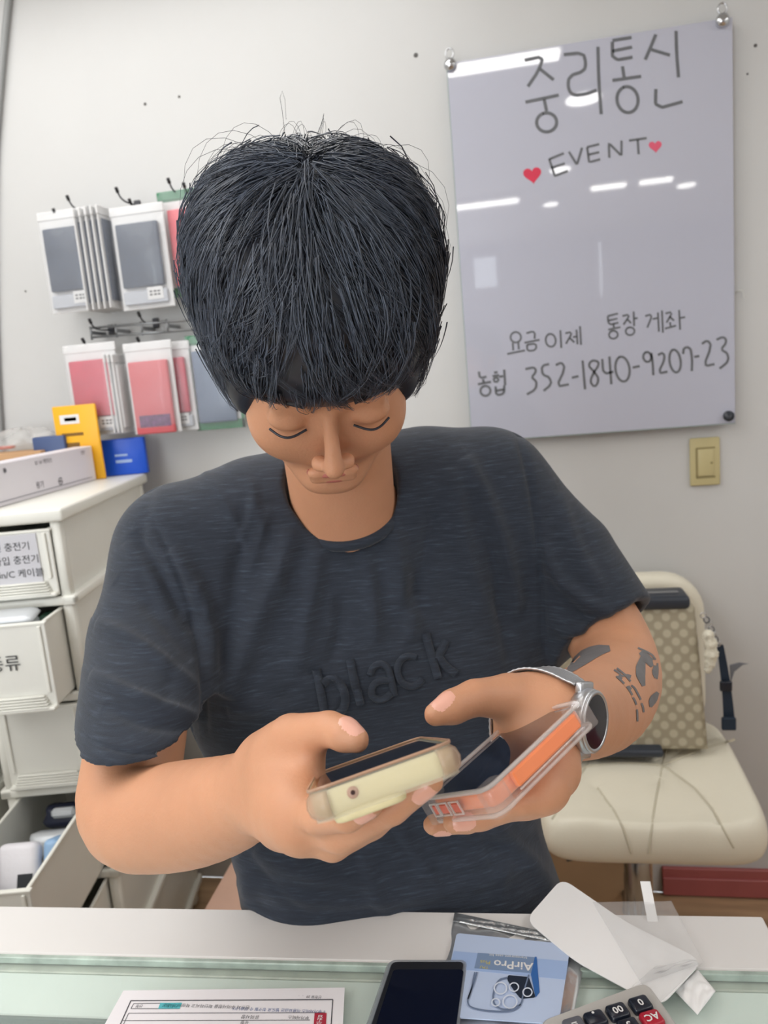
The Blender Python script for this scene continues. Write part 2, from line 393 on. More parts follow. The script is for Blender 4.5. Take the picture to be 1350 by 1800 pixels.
# --- hand B (right of the picture)
f.chain([UD(975, 1262, .53), UD(945, 1300, .525), UD(960, 1355, .505)], [.0265, .0245, .020], .010)
f.chain([UD(962, 1300, .53), UD(970, 1350, .495), UD(955, 1385, .475)], [.0205, .018, .0165], .009)
f.chain([UD(955, 1240, .535), UD(895, 1226, .525), UD(835, 1226, .51), UD(795, 1243, .50), UD(765, 1256, .495)], [.0225, .0165, .0122, .0115, .008], .009)
f.cone(UD(925, 1255, .54), UD(905, 1300, .545), .024, .016, .014)
FB = {
 'index':  [UD(940, 1355, .515), UD(892, 1400, .502), UD(822, 1440, .492), UD(762, 1450, .488)],
 'middle': [UD(955, 1370, .497), UD(905, 1408, .482), UD(845, 1434, .468), UD(798, 1445, .464)],
 'ring':   [UD(960, 1382, .485), UD(925, 1412, .472), UD(880, 1420, .466), UD(850, 1424, .464)],
 'little': [UD(968, 1385, .475), UD(950, 1405, .465), UD(915, 1412, .460), UD(890, 1414, .458)]}
RB = {'index': (.0115, .0105, .0090, .0072), 'middle': (.0115, .0105, .0090, .0075), 'ring': (.0115, .010, .0085, .0068), 'little': (.0105, .009, .0075, .006)}
for k in FB: f.chain(FB[k], RB[k], .0045)
# --- head and face (built in the head's own frame)
E_ = lambda c, r, k=.01, op='add': f.ell(H(*c), A(r) * HS, HR, k, op)
E_((0, -.008, .035), (.074, .094, .086)); E_((0, .030, -.018), (.064, .060, .082), .02); E_((0, .062, -.090), (.026, .020, .018), .018)
for s in (-1, 1):
    f.cone(H(s * .052, .012, -.060), H(s * .012, .062, -.092), .016, .014, .018)
    E_((s * .038, .056, -.030), (.024, .024, .030), .02)
    E_((s * .031, .099, .004), (.018, .012, .011), .008, 'sub'); E_((s * .031, .081, .003), (.0165, .0125, .0125), .003)
    E_((s * .0105, .0985, -.036), (.0075, .008, .006), .004)
    E_((s * .078, -.008, -.016), (.009, .018, .032), .004); E_((s * .087, -.015, -.006), (.006, .013, .022), .004)
    E_((s * .085, -.006, -.006), (.004, .007, .014), .002, 'sub')
f.cone(H(-.036, .084, .022), H(.036, .084, .022), .0085, .0085, .012)
f.chain([H(0, .090, .012), H(0, .098, -.010), H(0, .1105, -.031)], [.0052, .0060, .0086], .008)
f.cone(H(-.017, .088, -.060), H(.017, .088, -.060), .0052, .0052, .005); f.cone(H(-.015, .086, -.069), H(.015, .086, -.069), .0062, .0062, .005)
f.cone(H(-.022, .0955, -.0645), H(.022, .0955, -.0645), .0012, .0012, .002, 'sub')
BV, BQ = f.mesh(); del f
BV = relax(BV, BQ, 5); body = mk('body', BV, BQ, SKIN, person, True)
BB = bvh_of(BV, BQ)

def nail(c, along, up, w, l):
    """fingernail: a small curved plate laid on the finger tip"""
    c = A(c); along = nrm(along); up = nrm(A(up) - along * np.dot(up, along)); side = np.cross(along, up); V = []; n = 9
    for i in range(n):
        for j in range(7):
            u = -1 + 2 * i / (n - 1); s = -1 + 2 * j / 6
            wd = w * (1 - 0.35 * abs(u) ** 3 if u > 0 else 1 - 0.45 * abs(u) ** 3)
            p = c + along * u * l + side * s * wd
            h = BB.ray_cast(Vector(p + up * .02), Vector(-up), .04)
            b = A(h[0]) if h[0] is not None else p
            V.append(b + up * (.0006 if abs(s) < .9 and abs(u) < .95 else .0))
    Fc = [[i * 7 + j, i * 7 + j + 1, (i + 1) * 7 + j + 1, (i + 1) * 7 + j] for i in range(n - 1) for j in range(6)]
    return A(V), Fc
NAIL = mat('fingernail', (236, 178, 158), 0.28, var=0.04)
CV = A([0, 0, 1.0])
def tocam(p): return nrm(CO - p)
def add_nail(tip, prev, up, w=.0062, l=.0068, back=.2):
    c = tip + (prev - tip) * back; V, Fc = nail(c, tip - prev, up, w, l); mk('fingernail', V, Fc, NAIL, body, True)
t = UD(628, 1301, .444); add_nail(UD(630, 1298, .444), UD(600, 1288, .455), tocam(t) * .8 + CM @ A([.5, .45, 0]), .0070, .0078, .25)
t = UD(765, 1256, .495); add_nail(UD(766, 1250, .495), UD(800, 1238, .50), tocam(t) * .5 + CM @ A([-.1, .9, 0]), .0070, .0080, .35)
t = FA['index'][3]; add_nail(t, FA['index'][2], tocam(t) + CM @ A([.3, -.3, 0]), .0055, .006)
t = FA['middle'][3]; add_nail(t, FA['middle'][2], tocam(t) + CM @ A([.35, -.5, 0]), .0055, .0065)
t = FB['index'][3]; add_nail(t, FB['index'][2], tocam(t) * .4 + CM @ A([-.5, -.8, 0]), .0055, .006)
t = FB['middle'][3]; add_nail(t, FB['middle'][2], tocam(t) + CM @ A([-.1, -.2, 0]), .0062, .007, .25)

# --- lips, brows, closed eyelashes
LIP = mat('lips', (190, 112, 100), 0.45, var=0.05)
for (z, y, r) in ((-.0605, .0895, .0036), (-.0690, .0870, .0044)):
    Pn = smoothp([H(-.021, y - .006, -.0645), H(-.010, y + .0005, z), H(0, y + .001, z), H(.010, y + .0005, z), H(.021, y - .006, -.0645)])
    mk('lip', *tube(Pn, r * np.sin(np.linspace(.35, pi - .35, len(Pn))), 10), LIP, body, True)
def bro(s): return [H(s * .050, .080, .026), H(s * .036, .0925, .0315), H(s * .018, .0965, .028)]
for s in (-1, 1):
    V, Fc = tube(smoothp(bro(s)), [.0018] + [.0032] * 7 + [.002] if False else np.linspace(.0018, .0036, len(smoothp(bro(s)))), 6); mk('eyebrow', V, Fc, HAIRM, body, True)
    P = smoothp([H(s * .046, .0865, -.004), H(s * .038, .0935, -.007), H(s * .030, .095, -.0075), H(s * .018, .090, -.005)])
    V, Fc = tube(P, .0011, 5); mk('eyelash', V, Fc, HAIRM, body, True)

# ------------------------------------------------------------------ T-shirt
g = Field((-0.58, 0.44, 0.80), (0.26, 1.04, 1.56), 0.0024)
g.chain([UD(318, 985, .84), UD(270, 1130, .785), UD(252, 1378, .664)], [.066, .0655, .0635], .022)
g.chain([UD(868, 868, .895), UD(985, 985, .870), UD(1075, 1120, .825)], [.064, .0625, .0585], .022)
# hems: cut straight across, then hollow
ha, hb = UD(251, 1366, .680), UD(262, 1130, .765); na = nrm(ha - hb); hq = UD(240, 1345, .612)
g.plane_cut(hq, (0, .10, -1), ha - .18, ha + .18)
ka, kb = UD(1064, 1102, .830), UD(985, 985, .870); nb = nrm(ka - kb)
g.plane_cut(ka, nb, ka - .13, ka + .13)
g.cone(ka + nb * .03, ka - nb * .03, .0475, .0465, .0, 'sub')
g.cone(UD(455, 1035, .865), UD(800, 985, .905), .098, .098, .05)
g.cone(UD(492, 1215, .85), UD(792, 1180, .88), .103, .103, .06)
g.cone(UD(548, 1420, .84), UD(788, 1400, .865), .095, .100, .06)
g.cone(UD(575, 1590, .83), UD(835, 1590, .85), .086, .096, .05)
g.cone(UD(330, 960, .845), UD(840, 860, .905), .066, .066, .05)
g.cone(UD(460, 905, .85), UD(740, 850, .88), .062, .062, .04)
# neck opening
g.cone(UD(606, 895, .83), UD(584, 720, .735), .0575, .066, .004, 'sub')
SV, SQ = g.mesh(); del g
SV = relax(SV, SQ, 5)
SN = vnormals(SV, SQ); px, py, pd = PRJ(SV)
face = (np.einsum('ij,ij->i', SN, (CO - SV)) > 0)
def polydist(P):
    d = np.full(len(px), 1e9); tt = np.zeros(len(px)); sg = np.zeros(len(px)); n = len(P) - 1
    for i in range(n):
        a = A(P[i], float); b = A(P[i + 1], float); e = b - a; L2 = e @ e
        t = np.clip(((px - a[0]) * e[0] + (py - a[1]) * e[1]) / L2, 0, 1)
        dx = px - a[0] - t * e[0]; dy = py - a[1] - t * e[1]; q = np.hypot(dx, dy); m = q < d
        d[m] = q[m]; tt[m] = (i + t[m]) / n; sg[m] = np.sign(e[0] * dy[m] - e[1] * dx[m])
    return d, tt, sg
disp = np.zeros(len(px))
def fold(P, amp, wid, asym=0.0):
    """a soft ridge (or groove, amp < 0) of cloth following a line; asym makes one flank steep"""
    d, t, s = polydist([tuple(q) for q in smoothp(P, 2)]); x = d * s / wid
    e = np.exp(-x * x) * amp + asym * x * np.exp(-x * x) * amp
    disp[:] += np.where(face, e * np.sin(np.pi * np.clip(t, 0.02, .98)) ** 0.6, 0)
mm = .001
# armhole seams
fold([(262, 905), (312, 1000), (352, 1120), (362, 1290)], -3.2 * mm, 7)
fold([(905, 745), (935, 850), (950, 990), (958, 1150)], -3.2 * mm, 7)
fold([(235, 930), (290, 1010), (345, 1110)], -4 * mm, 14, .8)
fold([(300, 960), (370, 1060), (380, 1200)], 5 * mm, 18, .6)
# long hanging folds of the chest
fold([(520, 930), (480, 1040), (400, 1230)], 6 * mm, 22, .5); fold([(560, 950), (545, 1070), (520, 1190)], 5 * mm, 18)
fold([(430, 900), (410, 1050), (390, 1190)], -4 * mm, 16); fold([(640, 960), (650, 1050), (660, 1130)], 4 * mm, 16)
fold([(700, 930), (705, 1030), (735, 1130)], 7 * mm, 20, .5); fold([(760, 900), (745, 1010), (700, 1100)], -5 * mm, 16)
fold([(820, 800), (880, 920), (915, 1080)], 7 * mm, 18, .6); fold([(790, 820), (810, 960), (850, 1100)], 5 * mm, 20, -.5)
fold([(860, 930), (880, 1060), (900, 1180)], -4 * mm, 14); fold([(600, 1040), (600, 1120), (575, 1170)], -4 * mm, 14)
# folds under the lettering and at the waist
fold([(400, 1250), (470, 1240), (540, 1260)], 4 * mm, 16); fold([(430, 1480), (560, 1540), (700, 1545), (860, 1500)], 5 * mm, 24, .5)
fold([(430, 1560), (560, 1590), (760, 1580), (950, 1520)], 4 * mm, 18, -.4); fold([(720, 1450), (820, 1500), (950, 1470)], -4 * mm, 18)
fold([(860, 1440), (930, 1510), (985, 1590)], 5 * mm, 16); fold([(420, 1500), (440, 1560), (440, 1600)], 5 * mm, 14)
fold([(380, 1330), (400, 1420), (430, 1500)], -3 * mm, 14); fold([(640, 1500), (650, 1560), (690, 1610)], 3 * mm, 16)
# sleeves
fold([(170, 1090), (240, 1120), (350, 1210)], 4 * mm, 14, .6); fold([(160, 1180), (250, 1225), (350, 1260)], 4 * mm, 13, .6)
fold([(180, 1240), (260, 1275), (350, 1280)], -3 * mm, 12); fold([(200, 1020), (260, 1060), (345, 1160)], -3 * mm, 14)
fold([(138, 1285), (200, 1322), (300, 1325), (368, 1280)], -1.6 * mm, 3.5)
fold([(980, 860), (1010, 960), (1060, 1040)], 4 * mm, 16, .5); fold([(950, 960), (1000, 1040), (1080, 1080)], 4 * mm, 14, .6)
fold([(965, 1050), (1020, 1090), (1090, 1080)], -3 * mm, 12); fold([(975, 1110), (1030, 1110), (1120, 1050)], 3 * mm, 10)
fold([(958, 1128), (1000, 1128), (1070, 1090), (1135, 1045)], -1.6 * mm, 3.5)
# many faint wrinkles
r2 = np.random.default_rng(8)
for i in range(46):
    x = r2.uniform(200, 1080); y = r2.uniform(880, 1560); a = r2.normal(1.45, .45); l = r2.uniform(30, 90)
    fold([(x - cos(a) * l, y - sin(a) * l), (x + r2.normal(0, 6), y), (x + cos(a) * l, y + sin(a) * l)], r2.choice([-1, 1]) * r2.uniform(.8, 2.2) * mm, r2.uniform(7, 14))
SV = SV + SN * disp[:, None] * 1.35
SB = bvh_of(SV, SQ)
shirt = mk('t_shirt', SV, SQ, SHIRT, person, True)
def on(bvh, off, fb):
    def pr(x, y, h=0.0):
        d = ray(x, y); q = bvh.ray_cast(Vector(CO), Vector(d).normalized(), 3.0)
        if q[0] is None: return UD(x, y, fb)
        return A(q[0]) + A(q[1]) * (off + h) * (1 if np.dot(q[1], d) < 0 else -1)
    return pr
# --- puffed lettering "black", each letter a raised part of the shirt
shp = on(SB, -.0006, .76); prof = lambda s: .0046 * sqrt(max(0, 1 - s * s)) - (.0022 if abs(s) > .99 else 0)
def arc(cx, cy, rx, ry, a0, a1, rot=-14, n=14):
    out = []; r = radians(rot)
    for i in range(n + 1):
        a = radians(a0 + (a1 - a0) * i / n); x, y = rx * cos(a), -ry * sin(a); out.append((cx + x * cos(r) - y * sin(r), cy + x * sin(r) + y * cos(r)))
    return out
LET = {'b': [[(556, 1176), (563, 1212), (570, 1250)], [(567, 1203), (578, 1193), (592, 1195), (603, 1210), (608, 1230), (604, 1246), (594, 1256)]],
       'l': [[(615, 1160), (622, 1195), (634, 1238)]],
       'a': [[(650, 1187), (656, 1172), (668, 1166), (680, 1171), (686, 1185), (693, 1222)], [(686, 1196), (668, 1196), (655, 1204), (652, 1219), (660, 1230), (674, 1230), (688, 1219)]],
       'c': [arc(721, 1180, 23, 27, 50, 318)],
       'k': [[(748, 1114), (758, 1150), (770, 1192)], [(784, 1127), (777, 1142), (766, 1158)], [(770, 1154), (784, 1172), (801, 1184)]]}
for ch, st in LET.items():
    V, Fc = join(*[ribbon(smoothp(s, 1), 9.0 if ch not in 'ac' else 7.5, shp, 2.5, prof, 7) for s in st])
    mk('raised_letter', V, Fc, SHIRT, shirt, True)
# collar
cc = UD(606, 893, .829); ca = nrm(UD(584, 720, .735) - UD(606, 895, .83)); cu = nrm(np.cross(ca, [0, 0, 1.])); cv = np.cross(ca, cu)
P = [cc + .060 * (cos(a) * cu + sin(a) * cv) + ca * .004 for a in np.linspace(0, 2 * pi, 49)]
V, Fc = tube(P, .0065, 8, False); mk('collar', V, Fc, SHIRT, shirt, True)

# ------------------------------------------------------------------ tattoos, laid on the forearm at the right
TAT = mat('tattoo_ink', (112, 110, 112), 0.55, var=0.12, vscale=60)
tp = on(BB, .00035, .72); TP = []
def leaf(P, w): TP.append(ribbon(smoothp([(*p, q) for p, q in zip(P, w)], 1)[:, :2], smoothp([(*p, q) for p, q in zip(P, w)], 1)[:, 2], tp, 2.2, None, 7))
leaf([(1000, 1180), (1022, 1158), (1048, 1144), (1072, 1140)], [5, 13, 11, 5])
leaf([(1131, 1152), (1124, 1180), (1131, 1206)], [4, 10, 3]); leaf([(1126, 1146), (1138, 1158), (1146, 1172)], [4, 8, 3])
leaf([(1152, 1170), (1151, 1182), (1152, 1192)], [3, 6, 2]); leaf([(1156, 1217), (1147, 1230), (1143, 1243)], [3, 8, 2])
for P in ([(1121, 1139), (1130, 1143), (1137, 1146), (1146, 1151), (1152, 1160)], [(1124, 1150), (1137, 1152), (1148, 1160)], [(1155, 1166), (1156, 1180), (1154, 1194)]): leaf(P, [1.6] * len(P))
mk('tattoo', *join(*TP), TAT, body, True); TP = []
for P in ([(1079, 1178), (1087, 1182), (1093, 1190), (1101, 1186), (1109, 1189)], [(1084, 1175), (1092, 1181), (1100, 1188), (1108, 1198)], [(1096, 1185), (1108, 1192)],
          [(1083, 1189), (1091, 1196), (1097, 1202)], [(1087, 1188), (1093, 1194)], [(1101, 1207), (1108, 1216), (1111, 1222)], [(1104, 1206), (1109, 1212)], [(1109, 1205), (1115, 1209), (1120, 1218), (1126, 1230)],
          [(1112, 1226), (1116, 1232), (1118, 1239)], [(1127, 1236), (1130, 1243), (1131, 1252)], [(1119, 1247), (1120, 1256), (1120, 1268)], [(1114, 1208), (1122, 1222)]): leaf(P, [1.7] * len(P))
mk('tattoo', *join(*TP), TAT, body, True)

# ------------------------------------------------------------------ hair: a cap plus combed locks
hf = Field(HO - .19, HO + .22, .0032)
He = lambda c, r, k=.01, op='add': hf.ell(H(*c), A(r) * HS, HR, k, op)
He((0, -.012, .052), (.083, .102, .090)); He((-.042, -.0, .088), (.043, .072, .047), .04); He((.042, -.0, .088), (.043, .072, .047), .04)
for s in (-1, 1): He((s * .060, .012, .012), (.024, .050, .060), .02)
He((0, .068, .060), (.070, .040, .042), .03)
He((0, .115, -.050), (.068, .090, .062), .006, 'sub')
for s in (-1, 1): He((s * .100, -.010, -.038), (.034, .034, .038), .004, 'sub')
hf.plane_cut(H(0, 0, -.035), -HZ, HO - .2, HO + .2, .01)
hf.cone(H(0, .006, .158), H(0, .040, .142), .006, .004, .02, 'sub')
HV, HQ = hf.mesh(); del hf
HV = relax(HV, HQ, 2); HN = vnormals(HV, HQ)
hair = mk('hair', HV, HQ, HAIRM, body, True)
HB = bvh_of(HV, HQ)
hc = H(0, -.01, .03)
def hsurf(th, ph, lift):
    """point over the hair cap: th from the crown, ph around it (0 = face side)"""
    d = HZ * cos(th) + (HY * cos(ph) + HX * sin(ph)) * sin(th)
    q = HB.ray_cast(Vector(hc + d * .3), Vector(-d), .3)
    b = A(q[0]) if q[0] is not None else hc + d * .11
    return b + d * lift
V = []; Q = []; rr = np.random.default_rng(12)
def strand(P, r0, r1):
    n0 = len(V); P = A(P); T = np.gradient(P, axis=0)
    for i, p in enumerate(P):
        t = nrm(T[i]); u = nrm(np.cross(t, HY + .1)); v_ = np.cross(t, u); r = r0 + (r1 - r0) * i / (len(P) - 1)
        for k in range(3):
            a = 2.094 * k; V.append(p + r * (cos(a) * u + sin(a) * v_))
    for i in range(len(P) - 1):
        for k in range(3): Q.append([n0 + i * 3 + k, n0 + i * 3 + (k + 1) % 3, n0 + (i + 1) * 3 + (k + 1) % 3, n0 + (i + 1) * 3 + k])
def lock(th0, ph0, dth, dph, n, lift0, lift1, spread, r=.0006, ns=8):
    ts = np.linspace(0, 1, ns); cen = [hsurf(th0 + dth * t, ph0 + dph * t * t, lift0 + (lift1 - lift0) * t) for t in ts]
    cen = A(cen)
    for i in range(n):
        o = rr.normal(0, spread, 3); o2 = rr.normal(0, spread * .25, 3); wv = rr.normal(0, .0012, 3)
        P = [c + o * (1 - t) ** .8 + o2 * t + wv * sin(3 * t * pi) * t for c, t in zip(cen, ts)]
        m = ns if rr.random() < .7 else ns - 2
        strand(P[:m], r * rr.uniform(.7, 1.2), .0001)
for i in range(560):
    ph = rr.uniform(-pi, pi); front = abs(ph) < 1.1
    th0 = rr.uniform(.05, 1.25); th1 = {True: rr.uniform(1.25, 1.62), False: rr.uniform(1.5, 1.98)}[front]
    dth = min(th1 - th0, rr.uniform(.45, .95))
    sw = (.30 if ph > -.2 else -.12) + rr.normal(0, .30 if i % 3 else .6)
    lock(th0, ph, dth, sw * dth, 15, .0015, rr.uniform(.0, .009), .0045)
for i in range(150):       # sides hanging over the ears
    ph = rr.choice([-1, 1]) * rr.uniform(.95, 2.3); lock(rr.uniform(1.2, 1.6), ph, rr.uniform(.4, .62), rr.normal(0, .12), 14, .0015, rr.uniform(.0, .004), .004)
for i in range(90):        # ragged lower edge over brow, temples and nape
    ph = rr.uniform(-2.2, 2.2); lock(rr.uniform(1.1, 1.4), ph, rr.uniform(.3, .5), rr.normal(0, .06), 10, .001, rr.uniform(.001, .005), .003)
mk('hair_locks', V, A(Q), mat('hair_strands', (74, 82, 96), .32, var=.35, vscale=90, Specular_IOR_Level=.7), hair, True, kind='stuff')
V = []; Q = []
for i in range(70):        # fly-away hairs on top
    ph = rr.uniform(-pi, pi); th0 = rr.uniform(.0, .35); L = rr.uniform(.4, .95); up = rr.uniform(.006, .030)
    P = [hsurf(th0 + L * t, ph + .3 * t, .001 + up * sin(pi * min(1, t * 1.05)) * (1 - .3 * t)) for t in np.linspace(0, 1, 10)]
    strand(P, .00022, .0001)
strand([UD(506, 262, .70), UD(500, 230, .70), UD(496, 195, .70), UD(492, 172, .70), UD(496, 160, .70), UD(501, 175, .70), UD(503, 210, .70)], .0003, .00015)
mk('loose_hair', V, A(Q), HAIRM, hair, True, kind='stuff')

# ------------------------------------------------------------------ trousers and shoes (behind the counter)
TR = mat('charcoal_trousers', (48, 50, 56), 0.85, bump=.3, bscale=300, var=.15)
q = Field((-0.50, .58, 0.05), (0.22, 1.10, .90), .006)
pc = UD(690, 1600, .86); pc = A([pc[0], pc[1] + .0, .82]); bx = nrm([.93, .37, 0]); by = A([-bx[1], bx[0], 0])
q.cone(pc - bx * .07 + A([0, 0, .02]), pc + bx * .07 + A([0, 0, .02]), .088, .088, .03)
for s in (-1, 1):
    hip = pc + bx * .085 * s; kn = hip + A([0, 0, -.40]) - by * .02 + bx * .02 * s; an = kn + A([0, 0, -.35]) + by * .03
    q.chain([hip, kn, an], [.085, .062, .050], .03)
q.plane_cut((0, 0, .07), (0, 0, -1), (-.5, .58, .0), (.22, 1.1, .13))
TV, TQ = q.mesh(); mk('trousers', relax(TV, TQ, 1), TQ, TR, person, True)
SH = mat('black_shoe', (30, 30, 32), .5, var=.1)
for s in (-1, 1):
    an = pc + bx * .105 * s; an = A([an[0], an[1], 0]) - by * .01
    q = Field(an - .18, an + .18, .005)
    q.cone(an + A([0, 0, .045]) + by * .03, an + A([0, 0, .035]) - by * .13, .04, .034, .01); q.cone(an + A([0, 0, .05]) + by * .02, an + A([0, 0, .09]) + by * .02, .042, .045, .01)
    q.plane_cut(A([0, 0, .0]), (0, 0, -1), an - .18, an + .18)
    TV, TQ = q.mesh(); mk('shoe', TV, TQ, SH, person, True)
# ================================================================== things in the hands
CREAM = mat('cream_phone_edge', (238, 228, 182), .45, bump=.1, bscale=60, var=.06, vscale=25)
SCREEN = mat('dark_glass_screen', (8, 14, 34), .06, Specular_IOR_Level=.8)
CLEARP = film('clear_case_plastic', (250, 238, 232), .10, .06)
GLOSSR = film('case_rim_gloss', (250, 242, 238), .34, .08)
def phone_frame(c):     # c: four corners of the screen side, near-left, near-right, far-right, far-left
    c = [A(x) for x in c]; o = sum(c) / 4; X = nrm(c[1] - c[0] + c[2] - c[3]); Y = c[3] - c[0] + c[2] - c[1]
    Y = nrm(Y - X * (Y @ X)); return o, X, Y, nrm(np.cross(X, Y)), np.linalg.norm(c[1] - c[0]), np.linalg.norm(c[3] - c[0])
# --- cream phone lying on hand A
o, X, Y, Z, w_, l_ = phone_frame([(-.1055, .3088, 1.2657), (-.0365, .3347, 1.2792), (-.0750, .4719, 1.2115), (-.1440, .4459, 1.1980)])
w_ = .0735; o = o - X * .001; m_ = lambda q: (frame_map(q[0], o - Z * .0155, X, Y, Z), q[1])
ph = thing('phone', 'phone with cream back edge and clear tan-rimmed case in the left hand of the picture', 'phone', o - Z * .016)
mk('back_shell', *m_(prism(rrect(w_ - .003, l_ - .003, .011), .001, .0135, .0045, 4)), CREAM, ph, True)
mk('screen', *m_(prism(rrect(w_ - .008, l_ - .008, .008), .0130, .0146, .0004, 1)), SCREEN, ph)
ring_o = rrect(w_, l_, .012, 6); ring_i = rrect(w_ - .0022, l_ - .0022, .0110, 6)
def ring(po, pi_, z0, z1):
    n = len(po); V = [(*p, z0) for p in po] + [(*p, z1) for p in po] + [(*p, z1) for p in pi_] + [(*p, z0) for p in pi_]; Fc = []
    for i in range(n):
        j = (i + 1) % n
        for k in range(4): Fc.append([k * n + i, k * n + j, ((k + 1) % 4) * n + j, ((k + 1) % 4) * n + i])
    return A(V), Fc
mk('case_rim', *m_(ring(ring_o, ring_i, .0144, .0158)), film('tan_case_rim', (196, 158, 132), .85, .2), ph, True)
for s in (-1, 1):        # rounded tan bumpers at the two near corners
    P = [(s * (w_ / 2 - .011 + .0075 * sin(a)), -l_ / 2 + .011 - .0070 * cos(a), 0) for a in np.linspace(.15, 1.45, 7)]
    V, Fc = tube(A(P) + A([0, 0, .0075]), .0058, 10); V[:, 2] = .0078 + (V[:, 2] - .0078) * 1.25
    mk('corner_bumper', *m_((V, Fc)), film('tan_corner', (206, 176, 150), .5, .2), ph, True)
mk('clear_sleeve', *m_(ring(rrect(w_ - .001, l_ - .001, .0115, 6), rrect(w_ - .002, l_ - .002, .011, 6), .0, .0150)), film('clear_sleeve', (244, 238, 214), .25, .07), ph, True)
mk('camera_bump', *m_(prism(rrect(.036, .032, .008, 5, -w_ / 2 + .027, -l_ / 2 + .0185), -.0032, .002, .002, 2)), CREAM, ph, True)
mk('port', *m_(lathe([(.0, -.0002), (.0028, -.0002), (.0028, .0006), (0, .0006)], 16, (0, -1, 0), (-w_ / 2 + .021, -l_ / 2 + .0015, .0085))), mat('port_ring', (186, 130, 112), .35), ph, True)
mk('port_hole', *m_(lathe([(.0, .0004), (.0011, .0004), (.0011, .0012), (0, .0012)], 12, (0, -1, 0), (-w_ / 2 + .021, -l_ / 2 + .0015, .0085))), mat('hole', (60, 34, 30), .6), bpy.data.objects['port'])
# --- orange phone in a thick clear case on hand B
S = .895
cb = [CO + (A(p) - CO) * S for p in [(-.0828, .4836, 1.1578), (-.0321, .4362, 1.1931), (.0239, .5091, 1.2104), (-.0268, .5564, 1.1751)]]
o, X, Y, Z, w_, l_ = phone_frame(cb); o = o + Y * l_ * .10; l_ *= 1.20
m_ = lambda q: (frame_map(q[0], o - Z * .0165, X, Y, Z), q[1])
ORANGE = mat('orange_phone', (255, 142, 88), .25, var=.05, Coat_Weight=.6)
ph2 = thing('phone', 'orange phone in a thick clear bumper case, held next to the wristwatch', 'phone', o - Z * .018)
mk('back_shell', *m_(prism(rrect(w_ - .007, l_ - .007, .008), .0025, .0130, .0025, 3)), ORANGE, ph2, True)
mk('screen', *m_(prism(rrect(w_ - .009, l_ - .009, .006), .0128, .0145, .0004, 1)), mat('glossy_screen', (6, 18, 42), .03, Specular_IOR_Level=1.0, Coat_Weight=1.0), ph2)
mk('clear_case', *m_(ring(rrect(w_, l_, .010, 6), rrect(w_ - .004, l_ - .004, .008, 6), .0, .0152)), CLEARP, ph2, True)
mk('case_rim', *m_(ring(rrect(w_ + .001, l_ + .001, .010, 6), rrect(w_ - .005, l_ - .005, .007, 6), .0146, .0165)), GLOSSR, ph2, True)
mk('case_rim', *m_(ring(rrect(w_ + .001, l_ + .001, .010, 6), rrect(w_ - .005, l_ - .005, .007, 6), -.0012, .0006)), GLOSSR, ph2, True)
for sx in (-1, 1):
    for sy in (-1, 1):
        V, Fc = prism(rrect(.013, .017, .0045, 4, sx * (w_ / 2 - .0045), sy * (l_ / 2 - .0065)), -.0018, .0172, .0015, 2)
        mk('corner_bumper', *m_((V, Fc)), CLEARP, ph2, True)
PORT = mat('port_orange', (206, 96, 72), .4)
for x, w2 in ((-.023, .004), (-.0135, .0075), (-.001, .007)):
    mk('port', *m_(rbox((x, -l_ / 2 - .0002, .0078), (w2, .0012, .006), .0005, 1)), PORT, ph2)
    mk('port_rim', *m_(join(*[rbox((x + dx, -l_ / 2 - .0006, .0078 + dz), s, .0003, 1) for dx, dz, s in ((0, .004, (w2 + .003, .0014, .001)), (0, -.004, (w2 + .003, .0014, .001)), (w2 / 2 + .001, 0, (.001, .0014, .009)), (-w2 / 2 - .001, 0, (.001, .0014, .009)))])), GLOSSR, ph2)
mk('side_groove', *m_(rbox((w_ / 2 + .0003, .004, .0030), (.0016, l_ * .66, .0012), .0004, 1)), GLOSSR, ph2)
mk('side_button', *m_(rbox((w_ / 2 - .0015, .004, .0088), (.0045, l_ * .66, .0098), .0015, 2)), ORANGE, ph2)

# --- wristwatch
n_ = nrm(CM @ A([.77, .03, .62])); wc = UD(1030, 1266, .512) + n_ * .002; ax = UD(1066, 1232, .69) - UD(972, 1258, .53)
ax = nrm(ax - n_ * (ax @ n_)); sd = nrm(np.cross(n_, ax)); STEEL = mat('brushed_steel', (196, 198, 202), .3, .9, bump=.1, bscale=300)
wt = thing('wristwatch', 'round steel wristwatch with black face and mesh band on the wrist', 'watch', wc)
mk('watch_case', *lathe([(0, -.007), (.0195, -.007), (.0215, -.004), (.0218, .001), (.0205, .0035), (.0180, .0042), (.0, .0042)], 48, n_, wc), STEEL, wt, True)
mk('bezel', *lathe([(.0178, .0036), (.0205, .0036), (.0208, .0046), (.0196, .0058), (.0178, .0054), (.0178, .0036)], 48, n_, wc, False), STEEL, wt, True)
mk('dial', *lathe([(0, .0040), (.0180, .0040), (.0180, .0052), (.0, .0055)], 48, n_, wc), mat('black_dial', (7, 12, 26), .08), wt)
mk('crown', *lathe([(0, 0), (.0028, 0), (.0028, .004), (0, .004)], 16, nrm(-ax + sd * .5), wc + nrm(-ax + sd * .5) * .0208), STEEL, wt)
bc = wc - n_ * .0345; V = []; nb_ = 56; HWD = .0095
def wrist_r(a, e):
    dr = cos(a) * n_ + sin(a) * sd; c0 = bc + ax * e
    q = BB.ray_cast(Vector(c0 + dr * .06), Vector(-dr), .06)
    return max(.020, .06 - q[3]) if q[0] is not None else .03
an_ = [radians(40) + (2 * pi - radians(80)) * i / nb_ for i in range(nb_ + 1)]
rad = A([[min(wrist_r(a, s * HWD), .040) for s in (-1, 1)] for a in an_])
rad[0] = rad[-1] = .0340
for _ in range(6): rad[1:-1] = (rad[:-2] + rad[1:-1] * 2 + rad[2:]) / 4
